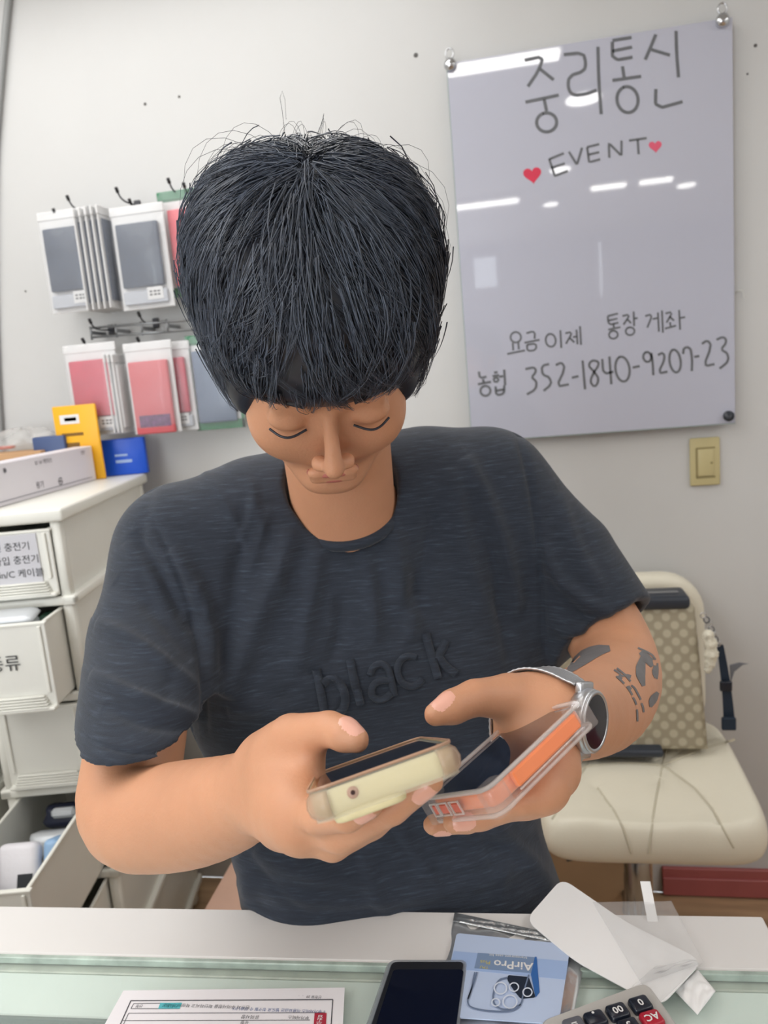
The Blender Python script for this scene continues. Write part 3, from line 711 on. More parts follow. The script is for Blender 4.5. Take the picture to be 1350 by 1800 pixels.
rad += .0012
for a, (ra, rb) in zip(an_, rad):
    dr = cos(a) * n_ + sin(a) * sd
    for s, r in ((-1, ra), (1, rb), (1, rb + .0018), (-1, ra + .0018)): V.append(bc + r * dr + ax * s * HWD)
Fc = [[i * 4 + k, i * 4 + (k + 1) % 4, (i + 1) * 4 + (k + 1) % 4, (i + 1) * 4 + k] for i in range(nb_) for k in range(4)] + [[3, 2, 1, 0], [nb_ * 4 + k for k in range(4)]]
mk('band', V, Fc, mat('steel_mesh', (178, 180, 184), .38, .85, bump=.8, bscale=1500), wt)
for j, e in enumerate((-1, 1)):
    P = resample([bc + (rad[i][j] + .0012) * (cos(a) * n_ + sin(a) * sd) + ax * e * HWD for i, a in enumerate(an_)], .0022)
    mk('band_edge', *tube(P, [.0008 if i % 2 else .0012 for i in range(len(P))], 6), STEEL, wt, True)
for s in (-1, 1):
    mk('lug', *(lambda q: (frame_map(q[0], wc + sd * s * .0215 - n_ * .004, ax, sd, n_), q[1]))(rbox((0, 0, 0), (.019, .008, .006), .0015, 2)), STEEL, wt, True)
# ================================================================== on the back wall
BY = WALL - .030                                   # front face of the glass board
GB = mat('glass_whiteboard', (188, 190, 204), .03, var=.02, vscale=1.2, Specular_IOR_Level=.8, Coat_Weight=.35)
cs = [UY(788, 118, BY), UY(1286, 22, BY), UY(1294, 739, BY), UY(828, 781, BY)]
bx0 = (cs[0][0] + cs[3][0]) / 2; bx1 = (cs[1][0] + cs[2][0]) / 2; bz1 = (cs[0][2] + cs[1][2]) / 2; bz0 = (cs[2][2] + cs[3][2]) / 2
bd = thing('glass_board', 'frosted glass notice board with handwritten words, hanging beside the light switch', 'board', ((bx0 + bx1) / 2, BY, bz0))
mk('glass_panel', *rbox(((bx0 + bx1) / 2, BY + .003, (bz0 + bz1) / 2), (bx1 - bx0, .006, bz1 - bz0), .001, 1), GB, bd)
mk('green_glass_edge', *join(rbox((bx0 - .0008, BY + .004, (bz0 + bz1) / 2), (.0016, .007, bz1 - bz0)), rbox(((bx0 + bx1) / 2, BY + .004, bz0 - .0008), (bx1 - bx0, .007, .0016))), mat('glass_edge', (150, 168, 162), .2), bd)
CHR = mat('chrome', (205, 207, 210), .14, 1.0)
for (x, z) in ((bx0 + .008, bz1 - .006), (bx1 - .022, bz1 - .006)):
    b = mk('standoff', *lathe([(0, -.026), (.009, -.026), (.009, -.002), (.0135, .0), (.0145, .005), (.0125, .011), (.006, .0145), (0, .015)], 28, (0, -1, 0), (x, BY - .001, z)), CHR, bd, True)
    mk('hook_ring', *tube([(x + .009 * cos(a), BY - .004, z + .024 + .011 * sin(a)) for a in np.linspace(0, 2 * pi, 20)], .0022, 8, False), CHR, b, True)
mk('standoff', *lathe([(0, -.026), (.009, -.026), (.009, -.002), (.012, .0), (.012, .009), (0, .011)], 24, (0, -1, 0), (bx1 - .016, BY - .001, bz0 + .018)), mat('dark_cap', (48, 52, 60), .35), bd, True)
INK = mat('marker_ink', (104, 106, 110), .5, var=.1, vscale=40); RED = mat('red_marker', (214, 48, 78), .5, var=.08, vscale=40)
flat = lambda x, y, h=0: UY(x, y, BY - .0006)
def write(name, strokes, w, m=INK, rd=1): return mk(name, *join(*[ribbon(smoothp(s, rd) if len(s) > 2 else s, w, flat, 4, None, 2) for s in strokes]), m, bd)
def write2(name, strokes, w, xs):
    for lo, hi in ((-1e9, xs), (xs, 1e9)):
        write(name, [s for s in strokes if lo <= np.mean([p[0] for p in s]) < hi], w)
def circ(cx, cy, rx, ry, rot=-8, a0=100, a1=465): return arc(cx, cy, rx, ry, a0, a1, rot, 22)
Z5 = lambda pts: [(760 + x * .4444, y * .4444) for x, y in pts]        # notes taken on an enlarged view
# big heading
write('handwriting', [Z5([(365, 238), (440, 222), (420, 280), (378, 342)]), Z5([(425, 272), (480, 316)]), Z5([(368, 404), (500, 376)]), Z5([(442, 392), (452, 440)]), Z5(circ(452, 484, 40, 38)),
  Z5([(520, 216), (596, 208), (608, 250), (600, 282), (540, 300), (536, 350), (556, 378), (610, 372), (650, 356)]), Z5([(655, 185), (658, 320), (668, 452)]),
  Z5([(712, 160), (788, 148)]), Z5([(712, 202), (790, 186)]), Z5([(712, 165), (712, 240), (792, 226)]), Z5([(752, 262), (758, 305)]), Z5([(712, 318), (826, 302)]), Z5(circ(772, 394, 42, 52)),
  Z5([(884, 136), (862, 190), (842, 236)]), Z5([(866, 196), (940, 218)]), Z5([(964, 122), (966, 210), (974, 306)]), Z5([(884, 352), (882, 432), (990, 402)])], 2.9, rd=1)
write('handwriting', [Z5([(462, 628), (484, 696), (536, 676)]), Z5([(462, 630), (520, 606)]), Z5([(470, 664), (524, 646)]), Z5([(540, 600), (572, 652), (592, 584)]),
  Z5([(612, 582), (620, 642), (664, 630)]), Z5([(612, 582), (660, 570)]), Z5([(616, 612), (660, 602)]), Z5([(700, 624), (698, 566), (748, 616), (748, 556)]), Z5([(778, 556), (848, 546)]), Z5([(812, 552), (816, 610)])], 2.1, rd=0)
# lower lines
write2('handwriting', [Z5(circ(330, 1334, 21, 21)), Z5([(318, 1356), (320, 1386)]), Z5([(340, 1354), (342, 1382)]), Z5([(296, 1400), (366, 1386)]),
  Z5([(372, 1318), (406, 1308), (404, 1340)]), Z5([(364, 1356), (424, 1344)]), Z5([(374, 1364), (376, 1390), (412, 1384), (410, 1358), (374, 1364)]), Z5(circ(468, 1346, 20, 26)), Z5([(506, 1306), (510, 1376)]),
  Z5([(526, 1318), (556, 1312), (528, 1360)]), Z5([(542, 1336), (562, 1354)]), Z5([(556, 1334), (572, 1330)]), Z5([(570, 1304), (574, 1362)]), Z5([(584, 1290), (588, 1364)]),
  Z5([(694, 1250), (734, 1240)]), Z5([(696, 1268), (732, 1260)]), Z5([(694, 1250), (696, 1286), (736, 1276)]), Z5([(716, 1280), (718, 1296)]), Z5([(696, 1304), (744, 1294)]), Z5(circ(716, 1324, 18, 16)),
  Z5([(752, 1250), (784, 1242), (756, 1284)]), Z5([(770, 1262), (786, 1278)]), Z5([(796, 1232), (798, 1290)]), Z5([(798, 1260), (812, 1258)]), Z5(circ(782, 1310, 18, 16)),
  Z5([(842, 1250), (872, 1242), (850, 1296)]), Z5([(872, 1262), (890, 1258)]), Z5([(892, 1236), (896, 1312)]), Z5([(908, 1228), (912, 1316)]),
  Z5([(922, 1240), (952, 1232), (926, 1276)]), Z5([(938, 1252), (956, 1268)]), Z5([(940, 1274), (942, 1290)]), Z5([(920, 1300), (964, 1288)]), Z5([(976, 1226), (980, 1304)]), Z5([(980, 1258), (1000, 1254)])], 1.7, 760 + 640 * .4444)
write2('handwriting', [Z5([(184, 1470), (188, 1496), (214, 1490)]), Z5([(200, 1500), (204, 1514)]), Z5([(180, 1520), (232, 1510)]), Z5(circ(210, 1546, 20, 20)),
  Z5([(244, 1474), (258, 1472)]), Z5([(238, 1488), (264, 1484)]), Z5(circ(252, 1502, 10, 9)), Z5([(264, 1490), (280, 1488)]), Z5([(284, 1462), (288, 1524)]), Z5([(250, 1528), (252, 1564), (284, 1558), (284, 1524)]), Z5([(252, 1546), (284, 1540)]),
  Z5([(368, 1460), (404, 1452), (412, 1470), (390, 1494), (412, 1506), (410, 1540), (374, 1560)]), Z5([(462, 1440), (432, 1446), (436, 1484), (462, 1490), (472, 1520), (440, 1546)]),
  Z5([(488, 1444), (514, 1432), (524, 1460), (490, 1530), (540, 1520)]), Z5([(552, 1494), (578, 1488)]), Z5([(594, 1426), (604, 1540)]),
  Z5([(656, 1430), (630, 1424), (616, 1446), (640, 1470), (660, 1500), (644, 1534), (622, 1510), (640, 1470), (658, 1446), (656, 1430)]), Z5([(672, 1420), (676, 1480), (716, 1470)]), Z5([(700, 1410), (708, 1520)]),
  Z5(circ(752, 1460, 28, 50)), Z5([(792, 1454), (820, 1448)]), Z5(circ(850, 1412, 16, 20)), Z5([(866, 1396), (872, 1440), (874, 1484)]), Z5([(892, 1404), (914, 1394), (920, 1420), (892, 1478), (930, 1470)]),
  Z5(circ(960, 1428, 22, 46)), Z5([(992, 1400), (994, 1376), (1020, 1372), (1028, 1420), (1026, 1468)]), Z5([(1036, 1412), (1056, 1408)]),
  Z5([(1066, 1360), (1090, 1344), (1104, 1370), (1072, 1450), (1116, 1440)]), Z5([(1124, 1344), (1152, 1330), (1166, 1352), (1140, 1384), (1168, 1396), (1172, 1430), (1136, 1458)])], 2.1, 760 + 330 * .4444)
def heart(cx, cy, s, a):
    t = np.linspace(0, 2 * pi, 33)[:-1]; x = 16 * np.sin(t) ** 3; y = -(13 * np.cos(t) - 5 * np.cos(2 * t) - 2 * np.cos(3 * t) - np.cos(4 * t)); ca_, sa_ = cos(a), sin(a)
    V = [flat(cx + s * (p * ca_ - q * sa_), cy + s * (p * sa_ + q * ca_)) for p, q in zip(x, y)]; return A(V), [list(range(len(V)))]
mk('heart', *heart(936, 307, 1.0, -.15), RED, bd); mk('heart', *heart(1152, 257, .72, -.1), mat('pale_red_marker', (222, 92, 118), .5), bd)
# light switch
SW = mat('yellowed_plastic', (196, 184, 138), .35, var=.03); p = UY(1238, 811, WALL)
sw = thing('light_switch', 'yellowed wall light switch below the glass board', 'switch', (p[0], WALL, p[2] - .06))
mk('plate', *rbox((p[0], WALL - .0045, p[2]), (.070, .009, .118), .004, 3), SW, sw, True)
mk('rocker', *rbox((p[0] + .001, WALL - .0100, p[2] - .002), (.036, .004, .066), .0015, 2), SW, sw, True)
mk('recess', *join(rbox((p[0] + .001, WALL - .0092, p[2] + .034), (.044, .0012, .004)), rbox((p[0] + .001, WALL - .0092, p[2] - .038), (.044, .0012, .005)), rbox((p[0] - .020, WALL - .0092, p[2] - .002), (.004, .0012, .070))), mat('switch_gap', (150, 138, 96), .5), sw)
mk('indicator', *lathe([(0, 0), (.003, 0), (.003, .001), (0, .0012)], 14, (0, -1, 0), (p[0] + .014, WALL - .012, p[2] - .003)), mat('switch_gap', (0, 0, 0)), sw)
# nail holes and marks
HOLE = mat('nail_hole', (96, 94, 92), .8)
for i, (x, y, r) in enumerate(((255, 183, .004), (315, 170, .0035), (731, 97, .0055), (1328, 80, .004), (1314, 130, .0025), (45, 512, .003))):
    q = UY(x, y, WALL); mk('nail_hole', *lathe([(0, .0), (r, .0), (r * .8, .0012), (0, .0014)], 12, (0, -1, 0), q), HOLE, back)
q = UY(1300, 515, WALL); mk('wall_hook', *tube(smoothp([q + A([-.008, -.002, 0]), q + A([-.004, -.006, .006]), q + A([.006, -.006, .004]), q + A([.008, -.004, -.012])]), .0012, 6), WHITE, None, label='tiny bent hook stuck on the wall right of the board', cat='hook')
# grey cable at the far left
P = [UY(x, y, WALL - .012) for x, y in ((38, -330), (24, -80), (14, 0), (6, 80), (-2, 170), (-12, 300), (-10, 600), (10, 900))]
mk('wall_cable', *tube(smoothp(P), .008, 10), mat('grey_cable', (156, 158, 158), .5), None, True, label='grey cable running down the wall at the far left top corner', cat='cable')

# ------------------------------------------------------------------ hanging pouches on wire hooks
WIRE = mat('dark_wire', (70, 70, 74), .35, .6); TIPB = mat('black_hook_tip', (40, 38, 40), .5)
PW = mat('pack_white', (226, 226, 226), .35, var=.03); POLY = film('clear_pouch', (232, 234, 238), .18, .05, bump=.6, bscale=18)
def hook(x, y, dy=.10, label=''):
    q = UY(x, y, WALL - dy); base = A([q[0] - .0, WALL, q[2] - .012])
    t = thing('display_hook', label, 'hook', base, 'wire hooks carrying the phone case pouches')
    mk('wire', *tube(smoothp([base, base + A([0, -dy * .6, -.004]), base + A([0, -dy + .012, 0]), q]), .0022, 8), WIRE, t, True)
    mk('back_plate', *rbox(base - A([0, .003, 0]), (.018, .006, .026), .002, 1), WIRE, t)
    mk('tip', *lathe([(0, 0), (.0042, 0), (.0042, .012), (0, .013)], 10, (0, -.55, .83), q), TIPB, t, True)
for i, (x, y, lb) in enumerate(((97, 375, 'hook of the far left upper pouch'), (121, 352, 'second hook from the left, above the far left upper pouch'), (207, 338, 'upward bent hook between the upper pouches'), (230, 358, 'hook of the second upper pouch stack'),
    (298, 322, 'hook of the green topped pouch'), (325, 330, 'hook nearest the hair, above the green topped pouch'), (160, 568, 'hook at the left end of the wire rail'), (246, 556, 'hook above the middle of the wire rail'), (148, 602, 'hook of the left red pouch'), (244, 600, 'hook of the right red pouch'))):
    hook(x, y, .10 - .012 * (i % 2), lb)
def pouch(cx, cz, y, w, h, col, name, label, group=None, yaw=0.0, tilt=0.0, green=False, inner=(.80, .62, .06), strip=True, thin=False):
    c = A([cx, y, cz]); rot = lambda q: (rotz(q[0], yaw, c), q[1])
    t = thing('hanging_pouch', label, 'packet', (cx, y, cz - h / 2), group)
    edge = mat('green_card', (44, 126, 84), .45) if green else PW
    bm_ = [rbox((cx, y, cz), (w, .004, h), .0015, 1)] if not green else [rbox((cx, y, cz + h / 2 - .012), (w, .004, .024), .001, 1), rbox((cx, y, cz - h / 2 + .012), (w, .004, .024), .001, 1), rbox((cx - w / 2 + .004, y, cz), (.008, .004, h), .001, 1), rbox((cx + w / 2 - .004, y, cz), (.008, .004, h), .001, 1)]
    mk('card_back', *rot(join(*bm_)), edge, t)
    if green: mk('card_front', *rot(rbox((cx, y - .0005, cz), (w - .016, .003, h - .048), .0005, 1)), PW, t)
    iw, ih, dz = w * inner[0], h * inner[1], h * inner[2]
    mk('phone_case', *rot(rbox((cx, y - (.010 if not thin else .005), cz + dz - .01), (iw, .012 if not thin else .005, ih), .002 if thin else .004, 2)), col, t, True)
    if strip:
        mk('bottom_strip', *rot(rbox((cx, y - .0085, cz - h / 2 + h * .11), (w * .84, .010, h * .13), .002, 1)), mat('grey_strip', (188, 192, 200), .4), t)
        mk('label', *rot(rbox((cx + w * .20, y - .0143, cz - h / 2 + h * .14), (w * .30, .0008, h * .12), .0003, 1)), PW, t)
        mk('label_print', *rot(join(*[rbox((cx + w * .20 + dx * w, y - .0149, cz - h / 2 + h * (.145 + dz2)), (w * .05, .0004, h * .016)) for dx in (-.08, 0, .07) for dz2 in (-.02, .012)])), mat('small_print', (70, 70, 74), .6), t)
    V = []; nx_, nz_ = 9, 13; r3 = np.random.default_rng(int(abs(cx * 1000)) + int(cz * 100))
    for j in range(nz_):
        for i in range(nx_):
            u = i / (nx_ - 1) * 2 - 1; v = j / (nz_ - 1) * 2 - 1
            V.append((cx + u * w * .52, y - .004 - (.006 if thin else .022) * (1 - abs(u) ** 6) * (1 - abs(v) ** 6) + r3.normal(0, .0004 if thin else .0016), cz + v * h * .5))
    Fc = [[j * nx_ + i, j * nx_ + i + 1, (j + 1) * nx_ + i + 1, (j + 1) * nx_ + i] for j in range(nz_ - 1) for i in range(nx_ - 1)]
    mk('plastic_bag', *rot((A(V), Fc)), POLY, t, True)
    mk('header', *rot(rbox((cx, y - .001, cz + h / 2 - .010), (w * 1.04, .006, .022), .002, 1)), edge if green else PW, t)
    return t
NAVY = mat('navy_case', (52, 66, 88), .3, var=.1, vscale=20); REDC = mat('red_case', (196, 62, 84), .3, var=.1, vscale=25); PINK = mat('coral_case', (232, 92, 104), .35, var=.05); GREYB = mat('slate_case', (104, 120, 144), .35, var=.05)
def pc_(x0, y0, x1, y1, yy): a = UY(x0, y0, yy); b = UY(x1, y0 - .1 * (x1 - x0), yy); c = UY(x0 + .165 * (y1 - y0), y1, yy); return (a[0] + b[0]) / 2, (a[2] + c[2]) / 2, b[0] - a[0], a[2] - c[2]
x, z, w2, h2 = pc_(66, 376, 150, 553, 1.85); pouch(x, z, 1.85, w2, h2, NAVY, '', 'clear pouch with navy phone case, front left of the upper row')
for i in range(5):
    a = UY(160 + i * 10, 462 - i * 1.5, 1.86); pouch(a[0], a[2], 1.862 - .0 * i, .100, .245, NAVY, '', ['first', 'second', 'third', 'fourth', 'fifth'][i] + ' of the pouches seen edge-on between the two upper navy cases', 'pouches seen edge-on in the upper row', yaw=radians(87), inner=(.8, .8, .02), strip=False, thin=True)
x, z, w2, h2 = pc_(192, 368, 286, 547, 1.84); pouch(x, z, 1.84, w2 * .98, h2, NAVY, '', 'clear pouch with larger navy phone case, right of the edge-on pouches')
x, z, w2, h2 = pc_(277, 340, 368, 524, 1.88); pouch(x, z, 1.88, w2, h2, PINK, '', 'green bordered pack with coral phone case, partly behind the hair', green=True, inner=(.66, .72, .0), strip=False)
x, z, w2, h2 = pc_(108, 610, 204, 768, 1.84); pouch(x, z, 1.84, w2 * .92, h2, REDC, '', 'clear pouch with red phone case, left of the lower row')
x, z, w2, h2 = pc_(258, 606, 330, 760, 1.87); pouch(x, z, 1.87, w2, h2, REDC, '', 'rear pouch with dark red case behind the coral booklet')
x, z, w2, h2 = pc_(214, 606, 302, 764, 1.835); tq = pouch(x, z, 1.835, w2 * .93, h2, mat('coral_booklet', (206, 96, 102), .4, var=.04), '', 'coral booklet case in a clear pouch, middle of the lower row', inner=(.84, .80, -.06), strip=False)
mk('dark_print', *rbox((x + .002, 1.8185, z - h2 * .36), (w2 * .62, .0008, h2 * .13), .0003, 1), mat('purple_print', (104, 60, 104), .5, var=.5, vscale=120), tq)
for i in range(3):
    a = UY(206 + i * 7, 692, 1.86); pouch(a[0], a[2], 1.862, .085, .20, PW, '', ['first', 'second', 'third'][i] + ' white pouch seen edge-on between the red and coral cases', 'white pouches seen edge-on in the lower row', yaw=radians(87), inner=(.8, .8, .02), strip=False, thin=True)
x, z, w2, h2 = pc_(326, 592, 412, 757, 1.88); pouch(x, z, 1.88, w2, h2, GREYB, '', 'green bordered pack with slate phone case, beside the neck', green=True, inner=(.78, .76, .0), strip=False)
# wire rail
a = UY(160, 585, 1.88); b = UY(340, 568, 1.88); rl = thing('wire_rail', 'double wire display rail between the two rows of pouches', 'rail', (a[0], 1.88, a[2]))
for dz in (.012, -.012): mk('bar', *tube([a + A([0, 0, dz]), b + A([0, 0, dz - .004])], .003, 8), mat('grey_wire', (150, 152, 154), .3, .7), rl, True)
for k in np.linspace(.0, 1, 5): p = a + (b - a) * k; mk('cross_wire', *tube([p + A([0, 0, .016]), p - A([0, 0, .018])], .0028, 8), MATS['grey_wire'], rl, True); mk('bracket', *rbox(p + A([0, .035, 0]), (.008, .070, .010), .002, 1), MATS['grey_wire'], rl)
# ================================================================== counter and the things on it
# back edge, joint line and glass line measured on the counter plane
e0, e1 = UZ(0, 1592, CZ), UZ(1340, 1610, CZ); CA = atan2(e1[1] - e0[1], e1[0] - e0[0]); cxd = A([cos(CA), sin(CA), 0]); cyd = A([-sin(CA), cos(CA), 0])
# local frame of the counter: u along its back edge (right end = 0), v towards the customer
def K(u, v, z): return e1 + cxd * u - cyd * v + A([0, 0, z - CZ])
def kmap(q): V = A(q[0], float); return e1 + V[:, :1] * cxd - V[:, 1:2] * cyd + A([0, 0, 1.]) * (V[:, 2:3] - CZ), [f[::-1] for f in q[1]]
CW = mat('white_laminate', (226, 224, 222), .28, var=.015); ct = thing('display_counter', 'white counter with a pale green glass top in front of the person', 'counter', K(-.8, .3, 0))
LEN = 1.7; vj = .066
mk('back_strip', *kmap(rbox((-LEN / 2, vj / 2, CZ - .011), (LEN, vj, .022), .0015, 1)), CW, ct)
mk('back_panel', *kmap(rbox((-LEN / 2, .010, (CZ - .022) / 2), (LEN - .01, .018, CZ - .022), .001, 1)), CW, ct)
mk('end_panel', *kmap(rbox((-.012, .30, (CZ - .026) / 2), (.018, .55, CZ - .026), .001, 1)), CW, ct)
mk('front_panel', *kmap(rbox((-LEN / 2, .585, .30), (LEN - .01, .018, .60), .001, 1)), CW, ct)
GLS = film('counter_glass', (222, 240, 232), .16, .03)
mk('glass_top', *kmap(rbox((-LEN / 2, vj + .002 + .265, CZ - .0045), (LEN, .53, .007), .001, 1)), GLS, ct)
mk('glass_edge', *kmap(rbox((-LEN / 2, vj + .0035, CZ - .0035), (LEN, .005, .0072), .0008, 1)), mat('green_glass_side', (176, 192, 182), .15, var=.3, vscale=40), ct)
mk('aluminium_rail', *kmap(rbox((-LEN / 2, vj + .0085, CZ - .0142), (LEN, .010, .012), .001, 1)), mat('aged_rail', (176, 180, 168), .4, .3, var=.15, vscale=60), ct)
MINT = mat('mint_back_board', (226, 236, 230), .35, var=.02)
mk('light_box', *kmap(rbox((-LEN / 2, vj + .0375, CZ - .0185), (LEN, .048, .018), .001, 1)), MINT, ct)
mk('front_rail', *kmap(rbox((-LEN / 2, vj + .0640, CZ - .0130), (LEN, .003, .008), .0005, 1)), mat('dark_joint', (62, 70, 68), .4), ct)
mk('shelf', *kmap(rbox((-LEN / 2, .34, CZ - .14), (LEN - .04, .48, .008), .001, 1)), mat('shelf_board', (206, 218, 222), .25, var=.03), ct)
# things on the shelf inside the counter
for i, (u, v, w2, d2, c, nm, lb) in enumerate(((-.70, .20, .09, .06, (40, 52, 92), 'navy_box', 'navy box inside the glass counter, far left'), (-.585, .21, .085, .055, (206, 208, 150), 'pale_yellow_box', 'pale yellow box inside the glass counter'), (-.47, .21, .10, .06, (222, 224, 226), 'white_box', 'white box inside the glass counter by the paper form'))):
    t = thing('boxed_item', lb, 'box', K(u, v, CZ - .136))
    mk('carton', *kmap(rbox((u, v, CZ - .136 + .013), (w2, d2, .026), .002, 1)), mat(nm, c, .4, var=.05), t)
    mk('box_sleeve', *kmap(rbox((u, v, CZ - .136 + .0265), (w2 * .5, d2 * 1.01, .001), .0003, 1)), PW, t)

def plate(pts, z, th, name, m, parent=None, r=0, round_=0, **k):
    """sheet whose corners are read off the photograph on the counter plane"""
    W3 = [UZ(x, y, z) for x, y in pts]
    if round_:
        out = []
        n = len(W3)
        for i in range(n):
            a, b, c = W3[i - 1], W3[i], W3[(i + 1) % n]; rr_ = min(round_, .45 * np.linalg.norm(a - b), .45 * np.linalg.norm(c - b))
            p0 = b + nrm(a - b) * rr_; p1 = b + nrm(c - b) * rr_
            for t in np.linspace(0, 1, 7): out.append((1 - t) ** 2 * p0 + 2 * t * (1 - t) * b + t * t * p1)
        W3 = out
    V, Fc = prism([p[:2] for p in W3], z, z + th, r, 1)
    return mk(name, V, Fc, m, parent, **k)
PAP = mat('paper', (240, 238, 242), .7, var=.01)
gz = CZ - .0008
# --- printed form, upside down to the camera
pf = thing('paper_form', 'printed paper form lying upside down on the glass, left of the black phone', 'paper', UZ(400, 1780, gz))
plate([(205, 1800), (218, 1751), (600, 1790), (590, 1860), (120, 1900)], gz, .0006, 'second_sheet', PAP, pf)
plate([(217, 1742), (606, 1737), (598, 1900), (130, 1900)], gz + .0008, .0006, 'sheet', PAP, pf)
LINEM = mat('form_line', (70, 70, 78), .7); zt = gz + .0016
def hand(name, segs, wpx, m, par, z=zt): return mk(name, *join(*[ribbon(s, wpx, lambda x, y, h=0: UZ(x, y, z), 20, None, 2) for s in segs]), m, par)
hand('frame_line', [[(230, 1759), (585, 1757)], [(230, 1759), (185, 1860)], [(585, 1757), (578, 1860)]], .9, LINEM, pf)
hand('frame_line', [[(235, 1764), (318, 1763)], [(235, 1764), (230, 1773)], [(230, 1773), (316, 1773)], [(226, 1781), (572, 1780)], [(226, 1781), (190, 1860)], [(216, 1794), (545, 1793)]], .5, LINEM, pf)
plate([(282, 1763), (320, 1763), (316, 1773), (278, 1773)], zt, .0002, 'teal_box', mat('teal_print', (92, 190, 200), .6), pf)
plate([(553, 1781), (574, 1781), (570, 1860), (547, 1860)], zt, .0002, 'red_box', mat('crimson_print', (178, 44, 66), .6), pf)
def text(s, size, loc, rot, m, par, name='print', bold=0.0):
    cu = bpy.data.curves.new('tmp_text', 'FONT'); cu.body = s; cu.size = size; cu.align_x = 'CENTER'; cu.align_y = 'CENTER'; cu.offset = bold; cu.resolution_u = 2
    o = bpy.data.objects.new('tmp_text', cu); COL.objects.link(o); bpy.context.view_layer.update()
    me = bpy.data.meshes.new_from_object(o.evaluated_get(bpy.context.evaluated_depsgraph_get()))
    V = A([v.co[:] for v in me.vertices]) if len(me.vertices) else np.zeros((3, 3)); Fc = [list(p.vertices) for p in me.polygons]
    COL.objects.unlink(o); bpy.data.objects.remove(o); bpy.data.meshes.remove(me)
    if not Fc: return None
    R = A(rot, float)
    return mk(name, A(loc) + V @ R.T, Fc, m, par)
def flat_rot(a): return A([[cos(a), -sin(a), 0], [sin(a), cos(a), 0], [0, 0, 1]])
ap = CA + pi
for s, x, y, sz, m in (('· 반드시 주의사항을 확인하시고 작성해 주세요', 365, 1768, .0042, LINEM), ('◦ 부가서비스 이용요금은 별도로 청구될 수 있습니다', 490, 1775, .0038, mat('blue_print', (60, 90, 150), .7)), ('부가서비스', 525, 1788, .0040, LINEM), ('유의사항', 440, 1787, .0044, LINEM), ('신청일 20   .   .', 545, 1752, .0034, LINEM), ('신청', 245, 1768, .0036, LINEM), ('신청정보', 299, 1768, .0040, mat('dark_teal', (20, 90, 110), .7)), ('유형', 430, 1797, .0040, LINEM)):
    text(s, sz, UZ(x, y, zt + .0002), flat_rot(ap), m, pf)
text('접', .0058, UZ(563, 1788, zt + .0005), flat_rot(ap), PAP, pf); text('수', .0058, UZ(561, 1797, zt + .0005), flat_rot(ap), PAP, pf)
# --- black phone on the glass
bp_ = thing('phone', 'black phone lying face up on the glass in a clear case', 'phone', UZ(740, 1760, gz))
plate([(684, 1699), (824, 1699), (800, 1880), (622, 1880)], gz, .0085, 'clear_case', film('smoky_case', (150, 156, 164), .55, .1), bp_, .002, .008)
plate([(689, 1702), (819, 1702), (795, 1880), (630, 1880)], gz + .001, .0078, 'phone_body', mat('graphite', (46, 48, 54), .3, .4), bp_, .0015, .006)
plate([(692, 1705), (815, 1705), (792, 1880), (636, 1880)], gz + .0086, .0006, 'screen', SCREEN, bp_, 0, .004)
# --- silver pouch with a pale blue card
FOIL = mat('silver_foil', (232, 234, 236), .26, .8, bump=1.0, bscale=28)
pz = gz
pu = thing('foil_pouch', 'silver foil pouch with a pale blue printed card, beside the black phone', 'packet', UZ(900, 1700, pz))
def crumple(pts, z, name, m, par, amp, n=34, seed=1, edge=.0):
    a, b, c, d = [UZ(x, y, z) for x, y in pts]; rg = np.random.default_rng(seed); ph1 = rg.uniform(0, 6, 6); V = []
    for j in range(n):
        for i in range(n):
            u, v = i / (n - 1), j / (n - 1); p = (1 - v) * ((1 - u) * a + u * b) + v * ((1 - u) * d + u * c)
            k = amp * (.5 + .25 * sin(17 * u + 3 * sin(5 * v + ph1[0]) + ph1[1]) + .25 * sin(13 * v + 4 * sin(4 * u + ph1[2]))) * min(1, 8 * min(u, v, 1 - u, 1 - v) + .1)
            V.append(p + A([0, 0, k]))
    Fc = [[j * n + i, (j + 1) * n + i, (j + 1) * n + i + 1, j * n + i + 1] for j in range(n - 1) for i in range(n - 1)]
    V = A(V); nV = len(V); V2 = V.copy(); V2[:, 2] = z - .0002
    bd_ = [i for i in range(n)] + [j * n + n - 1 for j in range(1, n)] + [(n - 1) * n + i for i in range(n - 2, -1, -1)] + [j * n for j in range(n - 2, 0, -1)]
    Fc2 = [[q + nV for q in f[::-1]] for f in Fc] + [[bd_[i], bd_[(i + 1) % len(bd_)], bd_[(i + 1) % len(bd_)] + nV, bd_[i] + nV] for i in range(len(bd_))]
    return mk(name, np.concatenate([V, V2]), Fc + Fc2, m, par, True)
crumple([(799, 1604), (1036, 1654), (994, 1850), (735, 1850)], pz + .0002, 'foil_bag', FOIL, pu, .0045, seed=5)
crumple([(799, 1604), (1036, 1654), (1030, 1668), (796, 1619)], pz + .0035, 'sealed_edge', mat('foil_edge', (196, 200, 202), .25, .8, bump=.5, bscale=200), pu, .0015, 14, 7)
cz_ = pz + .0058
plate([(803, 1642), (1003, 1662), (982, 1802), (772, 1788)], cz_, .0012, 'card', mat('pale_blue_card', (188, 204, 232), .3, var=.02, Coat_Weight=.4), pu, 0, .004)
plate([(798, 1672), (999, 1690), (994, 1722), (789, 1702)], cz_ + .0012, .0002, 'blue_band', mat('mid_blue_print', (158, 182, 222), .35), pu)
plate([(840, 1675), (942, 1683), (936, 1711), (834, 1702)], cz_ + .0014, .0002, 'slate_band', mat('slate_print', (122, 144, 176), .35), pu)
dv = UZ(930, 1700, cz_) - UZ(850, 1693, cz_); aa = atan2(dv[1], dv[0]) + pi
